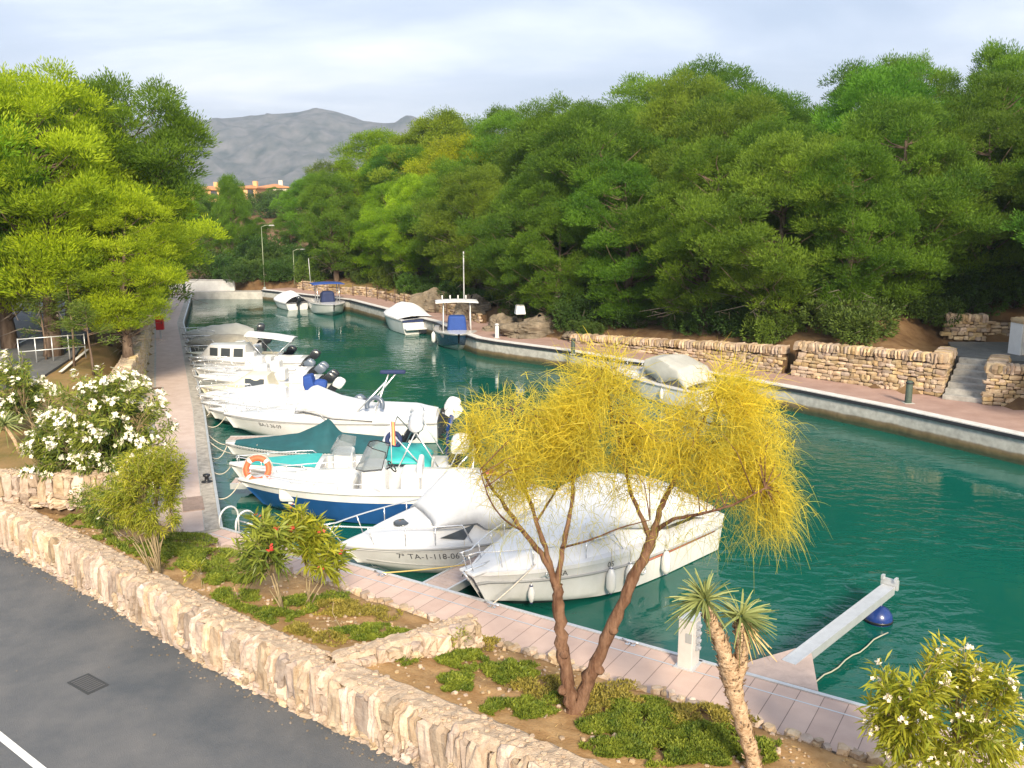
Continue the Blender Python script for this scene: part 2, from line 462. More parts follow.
def quay_face_mat():
    m = bpy.data.materials.new('quay_concrete'); m.use_nodes = True; t = m.node_tree; L = t.links.new
    b = t.nodes['Principled BSDF']; b.inputs['Roughness'].default_value = 0.85
    g = _n(t, 'ShaderNodeNewGeometry'); sp = _n(t, 'ShaderNodeSeparateXYZ'); L(g.outputs['Position'], sp.inputs[0])
    nz = _n(t, 'ShaderNodeTexNoise'); nz.inputs['Scale'].default_value = 1.4; nz.inputs['Detail'].default_value = 6; L(g.outputs['Position'], nz.inputs['Vector'])
    ad = _n(t, 'ShaderNodeMath', operation='MULTIPLY_ADD'); L(nz.outputs['Fac'], ad.inputs[0]); ad.inputs[1].default_value = -0.16; L(sp.outputs['Z'], ad.inputs[2])
    cr = _n(t, 'ShaderNodeValToRGB'); e = cr.color_ramp.elements                # tide stain: weed, rust, clean concrete
    e[0].position = 0.02; e[0].color = (0.035, 0.05, 0.025, 1); e[1].position = 0.16; e[1].color = (0.14, 0.105, 0.05, 1)
    k = e.new(0.24); k.color = (0.19, 0.15, 0.10, 1); k = e.new(0.30); k.color = (0.40, 0.40, 0.38, 1); k = e.new(0.8); k.color = (0.50, 0.50, 0.49, 1)
    L(ad.outputs[0], cr.inputs[0])
    n2 = _n(t, 'ShaderNodeTexNoise'); n2.inputs['Scale'].default_value = 5; n2.inputs['Detail'].default_value = 8; L(g.outputs['Position'], n2.inputs['Vector'])
    mr = _n(t, 'ShaderNodeMapRange'); mr.inputs['From Min'].default_value = 0.3; mr.inputs['From Max'].default_value = 0.7; mr.inputs['To Min'].default_value = 0.72; mr.inputs['To Max'].default_value = 1.12; L(n2.outputs['Fac'], mr.inputs[0])
    ml = _n(t, 'ShaderNodeMixRGB', blend_type='MULTIPLY'); ml.inputs[0].default_value = 1; L(cr.outputs[0], ml.inputs[1]); L(mr.outputs[0], ml.inputs[2]); L(ml.outputs[0], b.inputs['Base Color'])
    bp = _n(t, 'ShaderNodeBump'); bp.inputs['Strength'].default_value = 0.3; bp.inputs['Distance'].default_value = 0.02; L(n2.outputs['Fac'], bp.inputs['Height']); L(bp.outputs[0], b.inputs['Normal'])
    return m
M_quay = quay_face_mat()

def plank_mat(name, c0, c1, pitch, groove=0.02):
    """boards laid across the local x axis"""
    m = bpy.data.materials.new(name); m.use_nodes = True; t = m.node_tree; L = t.links.new
    b = t.nodes['Principled BSDF']; b.inputs['Roughness'].default_value = 0.75
    tc = _n(t, 'ShaderNodeTexCoord'); sp = _n(t, 'ShaderNodeSeparateXYZ'); L(tc.outputs['Object'], sp.inputs[0])
    dv = _n(t, 'ShaderNodeMath', operation='DIVIDE'); L(sp.outputs['X'], dv.inputs[0]); dv.inputs[1].default_value = pitch
    fr = _n(t, 'ShaderNodeMath', operation='FRACT'); L(dv.outputs[0], fr.inputs[0])
    fl = _n(t, 'ShaderNodeMath', operation='FLOOR'); L(dv.outputs[0], fl.inputs[0])
    wn = _n(t, 'ShaderNodeTexWhiteNoise', noise_dimensions='1D'); L(fl.outputs[0], wn.inputs['W'])
    nz = _n(t, 'ShaderNodeTexNoise'); nz.inputs['Scale'].default_value = 3.5; nz.inputs['Detail'].default_value = 8; L(tc.outputs['Object'], nz.inputs['Vector'])
    av = _n(t, 'ShaderNodeMath', operation='MULTIPLY_ADD'); L(wn.outputs['Value'], av.inputs[0]); av.inputs[1].default_value = 0.45; L(nz.outputs['Fac'], av.inputs[2])
    mr = _n(t, 'ShaderNodeMapRange'); mr.inputs['From Min'].default_value = 0.3; mr.inputs['From Max'].default_value = 1.05; L(av.outputs[0], mr.inputs[0])
    mx = _n(t, 'ShaderNodeMixRGB'); mx.inputs[1].default_value = (*c0, 1); mx.inputs[2].default_value = (*c1, 1); L(mr.outputs[0], mx.inputs[0])
    lt = _n(t, 'ShaderNodeMath', operation='LESS_THAN'); L(fr.outputs[0], lt.inputs[0]); lt.inputs[1].default_value = groove
    m2 = _n(t, 'ShaderNodeMixRGB'); L(lt.outputs[0], m2.inputs[0]); L(mx.outputs[0], m2.inputs[1]); m2.inputs[2].default_value = tuple(x * 0.45 for x in c0) + (1,)
    L(m2.outputs[0], b.inputs['Base Color'])
    return m
M_plank = plank_mat('pink_boards', (0.46, 0.33, 0.28), (0.56, 0.42, 0.36), 0.36, 0.035)
M_pave = mat('pinkish_paving', (0.47, 0.36, 0.31), 0.85, var=0.2, scale=2.2, bump=0.3, bscale=40, color2=(0.57, 0.46, 0.41))
M_rpave = mat('reddish_paving', (0.30, 0.19, 0.16), 0.85, scale=1.2, bump=0.3, bscale=30, color2=(0.40, 0.27, 0.23))

# ---- ground, one sheet to the horizon
def axis(lo, hi, step, far_lo, far_hi):
    a = list(np.arange(lo, hi + 0.01, step)); d = step
    x = hi
    while x < far_hi: d *= 1.35; x += d; a.append(min(x, far_hi))
    x = lo; d = step
    while x > far_lo: d *= 1.35; x -= d; a.insert(0, max(x, far_lo))
    return a
xs = axis(-44, 44, 0.9, -4500, 4500); ys = axis(-12, 96, 0.9, -600, 5000)
g = MB()
hh = [[ground_h(x, y) for y in ys] for x in xs]
g.add([(x, y, hh[i][j]) for i, x in enumerate(xs) for j, y in enumerate(ys)], [], 0)
nY = len(ys)
for i in range(len(xs) - 1):
    for j in range(nY - 1):
        cx, cyy = xs[i], ys[j]
        mi = 0 if not (cx < -8 and 24 < cyy < 74) else 1
        g.f.append((i * nY + j, (i + 1) * nY + j, (i + 1) * nY + j + 1, i * nY + j + 1)); g.m.append(mi); g.smooth.append(True)
tag(g.build('ground', [M_dirt, M_grassy]), kind='structure')

# ---- water
def water_mat():
    m = bpy.data.materials.new('canal_water'); m.use_nodes = True; t = m.node_tree; L = t.links.new
    b = t.nodes['Principled BSDF']; b.inputs['Roughness'].default_value = 0.03; b.inputs['IOR'].default_value = 1.33
    tc = _n(t, 'ShaderNodeTexCoord')
    nz = _n(t, 'ShaderNodeTexNoise'); nz.inputs['Scale'].default_value = 0.12; nz.inputs['Detail'].default_value = 3; L(tc.outputs['Object'], nz.inputs['Vector'])
    mx = _n(t, 'ShaderNodeMixRGB'); mx.inputs[1].default_value = (0.003, 0.062, 0.046, 1); mx.inputs[2].default_value = (0.004, 0.100, 0.076, 1); L(nz.outputs['Fac'], mx.inputs[0]); L(mx.outputs[0], b.inputs['Base Color'])
    mp = _n(t, 'ShaderNodeMapping'); mp.inputs['Rotation'].default_value = (0, 0, 0.5); mp.inputs['Scale'].default_value = (1.0, 1.7, 1); L(tc.outputs['Object'], mp.inputs[0])
    n1 = _n(t, 'ShaderNodeTexNoise'); n1.inputs['Scale'].default_value = 1.6; n1.inputs['Detail'].default_value = 3.5; n1.inputs['Distortion'].default_value = 0.5; L(mp.outputs[0], n1.inputs['Vector'])
    n2 = _n(t, 'ShaderNodeTexNoise'); n2.inputs['Scale'].default_value = 0.22; n2.inputs['Detail'].default_value = 2; L(tc.outputs['Object'], n2.inputs['Vector'])
    r2 = _n(t, 'ShaderNodeMapRange'); r2.inputs['From Min'].default_value = 0.42; r2.inputs['From Max'].default_value = 0.66; r2.inputs['To Min'].default_value = 0.06; r2.inputs['To Max'].default_value = 0.62; L(n2.outputs['Fac'], r2.inputs[0])
    bp = _n(t, 'ShaderNodeBump'); bp.inputs['Distance'].default_value = 0.10; L(r2.outputs[0], bp.inputs['Strength']); L(n1.outputs['Fac'], bp.inputs['Height']); L(bp.outputs[0], b.inputs['Normal'])
    return m
wv = [(-40, 4, 0), (40, -14, 0), (60, 10, 0), (60, 40, 0), (-10, 78, 0), (-32, 78, 0), (-34, 60, 0)]
wv = [(x, y, 0.0) for x, y in [(p[0], p[1]) for p in CANAL]]
def grow(poly, d):
    c = []
    n = len(poly)
    for i in range(n):
        a, b, e = Vector(poly[i - 1]), Vector(poly[i]), Vector(poly[(i + 1) % n])
        t = ((b - a).normalized() + (e - b).normalized()).normalized(); c.append((b.x - t.y * d, b.y + t.x * d))
    return c
ar = sum(CANAL[i - 1][0] * CANAL[i][1] - CANAL[i][0] * CANAL[i - 1][1] for i in range(len(CANAL)))
wpoly = grow(CANAL, 0.35 if ar < 0 else -0.35)
me = bpy.data.meshes.new('water'); bm = bmesh.new()
fv = [bm.verts.new((x, y, 0)) for x, y in wpoly]; fce = bm.faces.new(fv); fce.normal_update()
if fce.normal.z < 0: bmesh.ops.reverse_faces(bm, faces=[fce])
bmesh.ops.triangulate(bm, faces=bm.faces[:]); bm.to_mesh(me); bm.free(); me.materials.append(water_mat())
wo = bpy.data.objects.new('water', me); COL.objects.link(wo); tag(wo, kind='structure')

# ---- quays
def strip(mb, a, b, za, zb, mi=0):
    """sheet between two plan polylines of equal length"""
    n = len(a)
    vs = [(p[0], p[1], za if not callable(za) else za(i)) for i, p in enumerate(a)] + [(p[0], p[1], zb if not callable(zb) else zb(i)) for i, p in enumerate(b)]
    fs = [(i, i + 1, n + i + 1, n + i) for i in range(n - 1)]
    mb.add(vs, fs, mi)
def solid_strip(mb, a, b, z0, z1, mi=0):
    strip(mb, a, b, z1, z1, mi); strip(mb, b, a, z0, z0, mi)
    n = len(a)
    for pl in (a, b):
        vs = [(p[0], p[1], z0) for p in pl] + [(p[0], p[1], z1) for p in pl]
        mb.add(vs, [(i, i + 1, n + i + 1, n + i) for i in range(n - 1)], mi)
    for i in (0, n - 1): mb.quad((a[i][0], a[i][1], z0), (b[i][0], b[i][1], z0), (b[i][0], b[i][1], z1), (a[i][0], a[i][1], z1), mi)
# left quay, up the canal
qc_in = offset_poly(QC, 3.1)
m_ = MB(); solid_strip(m_, QC, qc_in, -2.2, Z_QUAY - 0.006); q = tag(m_.build('quay', M_quay), kind='structure')
w = MB(); strip(w, offset_poly(QC, 0.42), offset_poly(QC, 1.68), Z_QUAY, Z_QUAY); tag(w.build('path', M_pave), kind='structure')
w = MB(); strip(w, offset_poly(QC, 0.0), offset_poly(QC, 0.40), Z_QUAY + 0.002, Z_QUAY + 0.002); w.build('edge_strip', mat('worn_concrete', (0.36, 0.33, 0.29), 0.9, var=0.35, scale=6, bump=0.6, bscale=40), q)
w = MB(); strip(w, offset_poly(QC, 1.76), offset_poly(QC, 3.1), Z_QUAY, Z_QUAY); w.build('gravel_strip', mat('sandy_strip', (0.50, 0.41, 0.31), 0.95, var=0.25, scale=5, bump=0.5, bscale=60), q)
w = MB(); solid_strip(w, offset_poly(QC, 0.0), offset_poly(QC, 0.07), Z_QUAY - 0.12, Z_QUAY + 0.03); w.build('edge_rail', M_alu, q)
# near quay, boards
qb_in = offset_poly(QB, -1.42)
def qb_obj(mb, name, m, parent=None):
    """object whose local x runs along the near quay"""
    ang = math.atan2(QB[1][1] - QB[0][1], QB[1][0] - QB[0][0]); o0 = Vector((QB[0][0], QB[0][1], 0))
    Mi = Matrix.Rotation(-ang, 3, 'Z'); mb.v = [tuple(Mi @ (Vector(p) - o0)) for p in mb.v]
    o = mb.build(name, m, parent); o.location = o0; o.rotation_euler = (0, 0, ang); return o
m_ = MB(); solid_strip(m_, QB, qb_in, -2.2, Z_QUAY - 0.006); qb = tag(m_.build('quay', M_quay), kind='structure')
w = MB(); strip(w, offset_poly(QB, -0.40), qb_in, Z_QUAY, Z_QUAY); tag(qb_obj(w, 'path', M_plank), kind='structure')
w = MB(); strip(w, offset_poly(QB, -0.06), offset_poly(QB, -0.37), Z_QUAY, Z_QUAY); o_ = qb_obj(w, 'edge_boards', M_plank); o_.name = 'path.002'; tag(o_, kind='structure')
w = MB(); solid_strip(w, offset_poly(QB, 0.02), offset_poly(QB, -0.055), Z_QUAY - 0.14, Z_QUAY + 0.02); w.build('edge_rail', M_alu, qb)
w = MB(); strip(w, offset_poly(QB, -0.37), offset_poly(QB, -0.40), Z_QUAY + 0.002, Z_QUAY + 0.002); w.build('joint_strip', M_alu, qb)
# wooded side quay
qr_in = offset_poly(QR, 4.1)
m_ = MB(); solid_strip(m_, QR, qr_in, -2.2, Z_RQ - 0.006); qr = tag(m_.build('quay', M_quay), kind='structure')
w = MB(); solid_strip(w, offset_poly(QR, -0.04), offset_poly(QR, 0.38), Z_RQ - 0.005, Z_RQ + 0.03); w.build('coping', mat('pale_coping', (0.60, 0.59, 0.58), 0.8, var=0.15, scale=3, bump=0.2, bscale=50), qr)
w = MB(); strip(w, offset_poly(QR, 0.38), qr_in, Z_RQ + 0.004, Z_RQ + 0.004); tag(w.build('path', M_rpave), kind='structure')
w = MB(); solid_strip(w, offset_poly(QR, -0.085), offset_poly(QR, -0.012), Z_RQ - 0.12, Z_RQ - 0.018); w.build('fender_strip', M_dark, qr)
# head of the canal
m_ = MB(); m_.prism([(-29.2, 76.3), (-19.0, 76.3), (-19.0, 80.5), (-29.2, 80.5)], -2.2, 0.62); tag(m_.build('quay', M_conc), kind='structure')

# ---- road
wb = WALL_OUT
r_ = MB(); strip(r_, offset_poly(wb, 0.06), offset_poly(wb, -8.5), Z_ROAD, Z_ROAD); tag(r_.build('road', M_asph), kind='structure')
r_ = MB(); c0 = at(-60, 688, Z_ROAD); c1 = at(46, 773, Z_ROAD); dd = (c1 - c0).normalized(); nn = Vector((-dd.y, dd.x, 0)) * 0.055
up = Vector((0, 0, 0.004)); r_.quad(c0 - nn + up, c1 + dd * 1.5 - nn + up, c1 + dd * 1.5 + nn + up, c0 + nn + up); tag(r_.build('road_marking', M_white_paint), kind='structure')
dc = at(88, 684, Z_ROAD); ang = math.atan2(-0.58, 0.81)
dt = empty('drain_cover', dc, ang, 'dark iron drain cover set flush in the asphalt road', 'drain cover')
d = MB(); d.box((0, 0, 0.004), (0.62, 0.36, 0.008)); d.build('frame', mat('cast_iron', (0.075, 0.078, 0.082), 0.6, metal=0.5), dt)
d = MB()
for k in range(9): d.box((-0.24 + k * 0.06, 0, 0.010), (0.03, 0.28, 0.006))
d.build('grate', mat('cast_iron_bars', (0.14, 0.14, 0.145), 0.5, metal=0.5), dt)
# parking place above the bank wall
p_ = MB(); p_.prism([(-60, 27), (-17.2, 27.5), (-16.2, 30.5), (-17.2, 35), (-20.5, 44), (-26, 60), (-60, 60)], 1.9, 2.14); tag(p_.build('road', M_asph), kind='structure')
r_ = MB(); a = at(60, 372, 2.15); b = at(88, 349, 2.15); dd = (b - a).normalized(); nn = Vector((-dd.y, dd.x, 0)) * 0.06
r_.quad(a - nn, b - nn, b + nn, a + nn)
a = at(0, 352, 2.15); b = at(34, 336, 2.15); r_.quad(a - nn, b - nn, b + nn, a + nn)
tag(r_.build('road_marking', M_white_paint), kind='structure')

# ---- stone walls
def thick(pl, t): return offset_poly(pl, t)
def upright_wall(name, pl, z0, z1, th, label, parts=('stone_face', 'coping'), col=M_stone, seed=3, courses='upright', side=-1, k=2, cap=True, group=None, joint=None):
    """dry stone wall on a plan polyline; faces look to the polyline's right (side -1) or left (+1); z0 and z1 may run along it"""
    random.seed(seed)
    L = polyline_len(pl)[-1]
    f0 = z0 if callable(z0) else (lambda s: z0); f1 = z1 if callable(z1) else (lambda s: z1)
    root = empty(name, (*pl[0][:2], f0(0)), 0, label, 'stone wall', group)
    o = Vector(root.location)
    core = MB(); N = max(6, int(L / 0.7)); pa = resample(pl, N); 
    inn = offset_poly([tuple(p) for p in pa], -side * th); mid = offset_poly([tuple(p) for p in pa], -side * 0.07)
    for i in range(N - 1):
        s0, s1 = L * i / (N - 1), L * (i + 1) / (N - 1)
        A, B, C, D = mid[i], mid[i + 1], inn[i + 1], inn[i]
        zb0, zb1, zt0, zt1 = f0(s0) - 0.25, f0(s1) - 0.25, f1(s0) - 0.05, f1(s1) - 0.05
        v = [Vector((*A, zb0)), Vector((*B, zb1)), Vector((*C, zb1)), Vector((*D, zb0)), Vector((*A, zt0)), Vector((*B, zt1)), Vector((*C, zt1)), Vector((*D, zt0))]
        core.add([p - o for p in v], [(4, 5, 6, 7), (0, 1, 5, 4), (2, 3, 7, 6), (1, 2, 6, 5), (3, 0, 4, 7)])
    core.build('core', joint or M_joint, root)
    st = MB(); s = 0.0
    def put(s, z, w, h, dep, kk=k, ro=0.22, rd=0.5, lean=0.0):
        p, t = along(pl, min(max(s, 0), L - 1e-4)); nrm = Vector((-t.y, t.x)) * side
        c = Vector((p.x, p.y, z)) + Vector((nrm.x, nrm.y, 0)) * (0.02 - dep * 0.30) - o
        T = Vector((t.x, t.y, 0)); Nn = Vector((nrm.x, nrm.y, 0)); Z = Vector((0, 0, 1)) + T * lean
        add_stone(st, c, T * (w / 2), Nn * (dep / 2), Z * (h / 2), kk, ro, rd)
    if courses == 'upright':
        while s < L:
            w = random.choice([random.uniform(0.10, 0.17), random.uniform(0.14, 0.24), random.uniform(0.2, 0.30)]); H = f1(s) - f0(s)
            h = H * random.choice([random.uniform(0.42, 0.62), random.uniform(0.6, 0.85), random.uniform(0.75, 0.98)])
            put(s + w / 2, f1(s) - h / 2 + random.uniform(-0.07, 0.04), w * 0.95, h, random.uniform(0.22, 0.40), 4, 0.34, 0.42, random.uniform(-0.16, 0.16))
            zz = f1(s) - h
            while zz > f0(s) - 0.02:
                hh_ = min(max(.09, zz - f0(s)), random.choice([random.uniform(0.09, 0.18), random.uniform(0.16, 0.42)])); put(s + w / 2 + random.uniform(-0.04, 0.04), zz - hh_ / 2 + 0.02, w * random.uniform(0.8, 1.25), hh_ * 1.06, random.uniform(0.18, 0.40), 4, 0.42, 0.48, random.uniform(-0.25, 0.25)); zz -= hh_
            s += w
    else:
        soldier = courses == 'soldier'
        z = 0.0; row = 0
        while True:
            hh_ = random.uniform(0.11, 0.19); s = random.uniform(-0.2, 0); any_ = False
            while s < L:
                w = random.uniform(0.16, 0.44); H = f1(s + w / 2) - f0(s + w / 2) - (0.30 if soldier else 0.0)
                if z + hh_ * 0.6 < H and 0 <= s + w / 2 <= L:
                    put(s + w / 2, f0(s + w / 2) + z + hh_ / 2 + random.uniform(-0.025, 0.025), w * 1.0, hh_ * random.uniform(0.85, 1.15), random.uniform(0.2, 0.34), k, 0.30, 0.45, random.uniform(-0.1, 0.1)); any_ = True
                s += w
            z += hh_ * 0.97; row += 1
            if not any_ or row > 24: break
        if soldier:
            s = 0
            while s < L:
                w = random.uniform(0.11, 0.2); put(min(s + w / 2, L), f1(s) - 0.14, w, random.uniform(0.28, 0.38), th * 1.5, k, 0.22, 0.4, random.uniform(-0.2, 0.2)); s += w
    st.build('stone_face', col, root)
    if cap:
        cp = MB(); N = max(10, int(L / 0.11)); pa = resample(pl, N); nA = 6
        cols = [offset_poly([tuple(p) for p in pa], -side * (0.02 + (th + 0.03) * j / (nA - 1))) for j in range(nA)]
        vs = []
        for i in range(N):
            for j in range(nA):
                x, y = cols[j][i]; e = 0.035 if j in (0, nA - 1) else 0.0
                jx = 0.035 * mnoise.noise((x * 7, y * 7, 3)) + 0.02 * mnoise.noise((x * 19, y * 19, 1))
                vs.append(Vector((x + 0.05 * mnoise.noise((x * 5, y * 5, 9)), y + 0.05 * mnoise.noise((x * 5, y * 5, 5)), f1(L * i / (N - 1)) + jx + 0.015 - e * 1.8)) - o)
        fs = [(i * nA + j, (i + 1) * nA + j, (i + 1) * nA + j + 1, i * nA + j + 1) for i in range(N - 1) for j in range(nA - 1)]
        cp.add(vs, fs, 0, False)
        # loose chips bedded in the mortar
        for _ in range(int(L * 26)):
            i = random.randrange(N); j = random.randrange(1, nA - 1); x, y = cols[j][i]; r = random.uniform(0.015, 0.045)
            add_stone(cp, Vector((x, y, f1(L * i / (N - 1)) + 0.02)) - o, Vector((r, 0, 0)), Vector((0, r * random.uniform(0.6, 1.4), 0)), Vector((0, 0, r * 0.5)), 2, 0.4, 0.8)
        cp.build('coping', M_mortar, root)
    return root
WT = lambda s: interp(s, [(0, 1.36), (9, 1.24), (30, 1.21)])
upright_wall('stone_wall', WALL_OUT, Z_ROAD, WT, 0.52, 'long rough limestone wall with upright stones curving along the asphalt road', seed=5)
upright_wall('stone_wall', [(-2.62, 12.30), (-0.55, 13.62)], 0.95, 1.30, 0.34, 'short low stone divider crossing between the two planting beds', seed=8)
upright_wall('stone_wall', [(-13.2, 19.75), (-9.15, 19.45), (-8.6, 19.9)], 1.25, 1.95, 0.40, 'low wall of upright stones under the big white oleander', seed=9)
wall_of = lambda d, a, b, n=24: [tuple(p) for p in resample(offset_poly(QR, d), 400) if a(p) and b(p)]
RW = lambda y0, y1, d=2.2: [tuple(p) for p in resample(offset_poly(QR, d), 500) if y0 <= p[1] <= y1]
def simplify(pl, n): return [tuple(p) for p in resample(pl, n)]
w2 = [(11.75, 36.95), (13.9, 34.9), (15.95, 32.75), (17.15, 34.5)]
upright_wall('stone_wall', w2, Z_RQ, lambda s: interp(s, [(0, 2.35), (6, 2.50), (9, 2.5)]), 0.42, 'tall ochre stone wall rising from the wooded quay to the steps', courses='soldier', col=M_stone_far, seed=11, cap=False, joint=M_wall_joint_far)
w1 = simplify(RW(37.25, 46.2), 16)
upright_wall('stone_wall', w1, Z_RQ, lambda s: interp(s, [(0, 1.35), (4, 1.55), (12, 2.08)]), 0.42, 'lower ochre stone wall behind the covered boat on the wooded quay', courses='soldier', col=M_stone_far, seed=12, cap=False, joint=M_wall_joint_far)
w3 = [(18.25, 33.55), (16.95, 31.4), (18.2, 30.9), (22.0, 28.3), (28.0, 20.0)]
upright_wall('stone_wall', w3, Z_RQ, lambda s: interp(s, [(0, 2.4), (6, 2.38), (20, 2.3)]), 0.45, 'ochre stone wall with rounded top at the far side of the steps', courses='soldier', col=M_stone_far, seed=13, cap=False, joint=M_wall_joint_far)
w4 = simplify(RW(53.5, 75.5, 2.3), 22)
upright_wall('stone_wall', w4, Z_RQ, lambda s: 1.52 + 0.12 * math.sin(s * 0.9), 0.4, 'long low ochre stone wall running behind the far moored boats', courses='course', col=M_stone_far, seed=14, cap=False, joint=M_wall_joint_far)
upright_wall('stone_wall', [(18.7, 38.6), (20.3, 38.3)], 2.2, 3.3, 0.4, 'short stone wall above the paved landing, under the pines', courses='soldier', col=M_stone_far, seed=15, cap=False, joint=M_wall_joint_far)
upright_wall('stone_wall', [(20.5, 39.2), (24.5, 37.6)], 2.2, 3.0, 0.4, 'stepped stone wall behind the white pillar and paved landing', courses='course', col=M_stone_far, seed=16, cap=False, joint=M_wall_joint_far)
# bank wall, leaning back
upright_wall('stone_wall', BANK, Z_QUAY - 0.1, lambda s: interp(s, [(0, 1.7), (28, 2.05), (44, 2.05), (52, 1.8)]), 0.5, 'pale granular retaining wall between the pines and the left quay', courses='course', col=mat('pale_rubble', (0.50, 0.39, 0.24), 0.95, scale=3, bump=0.7, bscale=25, island=0.16, color2=(0.58, 0.46, 0.29), spec=0.15), seed=17, side=1, joint=mat('pale_rubble_joint', (0.30, 0.22, 0.13), 0.95, var=0.3, scale=8))

# steps and landing on the wooded side
stp = empty('stone_steps', (16.5, 32.05, Z_RQ), 0, 'grey stone steps climbing between the two ochre walls', 'steps')
dv = Vector((0.58, 0.815, 0)); nv = Vector((0.815, -0.58, 0))
for k in range(7):
    c = dv * (0.05 + 0.36 * k) + nv * 0.02; m_ = MB(); hgt = 0.178 * (k + 1)
    m_.box(c + Vector((0, 0, hgt / 2)), (0.355, 1.5 - 0.03 * k, hgt), math.atan2(dv.y, dv.x)); m_.build('step', mat('step_stone', (0.34, 0.33, 0.31), 0.9, var=0.25, scale=4, bump=0.4, bscale=30), stp, bevel=0.015)
m_ = MB(); m_.prism([(17.35, 34.6), (18.5, 33.6), (24, 31.5), (24, 38.0), (18.7, 38.2)], 1.6, 2.17); tag(m_.build('pavement', mat('grey_paving', (0.14, 0.145, 0.15), 0.9, var=0.2, scale=4, bump=0.3, bscale=60)), kind='structure')
t = empty('white_pillar', at(1021, 354, 2.17), 0.3, 'white rendered pillar with stone cap beside the paved landing', 'pillar')
m_ = MB(); m_.box((0, 0, 0.62), (0.75, 0.6, 1.24)); m_.build('shaft', M_render, t, bevel=0.02)
m_ = MB()
for k in range(5): add_stone(m_, Vector((-0.32 + k * 0.16, 0, 1.34)), Vector((0.09, 0, 0)), Vector((0, 0.33, 0)), Vector((0, 0, 0.11)), 2, 0.2, 0.4)
m_.build('cap', M_stone_far, t)

# ---- planting beds
W_IN = [(-13.2, 19.9), (-11.0, 19.45), (-8.02, 16.95), (-5.0, 14.37), (-2.85, 12.73), (-1.24, 11.62), (0.15, 10.64), (1.15, 9.92), (4.5, 7.5), (8.8, 4.4)]
Q_IN = [(-9.9, 20.6), (-8.0, 19.8), (-5.6, 18.05), (-3.4, 16.5), (-1.5, 15.2), (-0.2, 14.15), (2.68, 12.32), (4.62, 11.06), (8.0, 8.95), (12.0, 6.45)]
def bed_z(a, i, x, y):
    return 1.15 - 0.53 * a ** 1.2 + 0.05 * nz3(x * 1.3, y * 1.3) + 0.03 * nz3(x * 5, y * 5)
NB, NA = 150, 26
wa, qa = resample(W_IN, NB), resample(Q_IN, NB)
BEDP = []
b_ = MB(); vs = []
for i in range(NB):
    for j in range(NA):
        a = j / (NA - 1); p = wa[i].lerp(qa[i], a); z = bed_z(a, i, p.x, p.y)
        if a == 1: z = 0.5
        vs.append((p.x, p.y, z))
b_.add(vs, [(i * NA + j, (i + 1) * NA + j, (i + 1) * NA + j + 1, i * NA + j + 1) for i in range(NB - 1) for j in range(NA - 1)], 0, True)
BEDV = np.array(vs)
tag(b_.build('soil', M_soil), kind='structure')
def bed_height(x, y):
    d = (BEDV[:, 0] - x) ** 2 + (BEDV[:, 1] - y) ** 2
    return float(BEDV[int(d.argmin()), 2])
def bed_at(u, v):
    z = 1.0
    for _ in range(6):
        p = at(u, v, z); z = bed_height(p.x, p.y)
    return Vector((p.x, p.y, z))
# upper bed of the oleanders
def upper_z(x, y): return interp(y, [(19.5, 1.62), (23, 1.75), (28, 1.95), (31, 2.05)]) - 1.15 * sstep(1.9, 0.5, pl_dist((x, y), offset_poly(QC, 1.6))[0]) + 0.05 * nz3(x, y)
b_ = MB(); vs = []; ua = resample([(-20, 20.5), (-19, 27), (-17, 31)], 40); ub = resample([(-8.55, 19.9), (-10.7, 25.2), (-12.5, 30.3)], 40)
for i in range(40):
    for j in range(40):
        p = ua[i].lerp(ub[i], j / 39); vs.append((p.x, p.y, upper_z(p.x, p.y)))
b_.add(vs, [(i * 40 + j, (i + 1) * 40 + j, (i + 1) * 40 + j + 1, i * 40 + j + 1) for i in range(39) for j in range(39)], 0, True)
tag(b_.build('soil', M_grassy), kind='structure')
# row of rough stones along the boards
random.seed(21)
es = empty('stone_edging', (*Q_IN[1], 0.5), 0, 'row of small rough stones edging the beds beside the boardwalk', 'stone edging')
m_ = MB(); L_ = polyline_len(Q_IN)[-1]; s = 0.2
while s < L_ - 0.3:
    r = random.uniform(0.05, 0.11); p, tt = along(Q_IN, s)
    c = Vector((p.x + random.uniform(-.07, .05), p.y + random.uniform(-.07, .05), 0.60 + random.uniform(-0.02, 0.07))) - Vector(es.location)
    a_ = random.random() * 3; ex = Vector((math.cos(a_), math.sin(a_), 0)); ey = Vector((-math.sin(a_), math.cos(a_), 0))
    add_stone(m_, c, ex * r, ey * r * random.uniform(0.6, 1), Vector((0, 0, r * random.uniform(0.6, 1.0))), 2, 0.35, 0.45)
    s += r * random.uniform(0.9, 1.9)
m_.build('stones', M_stone, es)

# ---- rocks on the wooded bank
M_rock = mat('grey_rock', (0.10, 0.085, 0.065), 0.95, scale=1.8, bump=1.0, bscale=9, color2=(0.25, 0.205, 0.155), spec=0.15)
def rock(u, v, z, sx, sy, sz, seed, label):
    c = at(u, v, z); n = 26; m_ = MB()
    def fn(a, b):
        th = 2 * math.pi * a; ph = math.pi * (0.02 + 0.6 * b)
        d = Vector((math.cos(th) * math.sin(ph), math.sin(th) * math.sin(ph), math.cos(ph)))
        q = d * (1 + 0.45 * mnoise.fractal(d * 1.4 + Vector((seed, 0, 0)), 0.9, 2.2, 5) + 0.10 * abs(mnoise.noise(d * 6 + Vector((0, seed, 0)))))
        return (q.x * sx, q.y * sy, q.z * sz)
    m_.grid(fn, 40, 22, smooth=False)
    o = m_.build('rock', M_rock); o.location = c; o.rotation_euler = (0, 0, 0.6)
    return tag(o, label, 'rock')
rock(540, 333, 1.0, 2.3, 1.1, 0.85, 3.1, 'broad grey rock outcrop topped by the small white block')
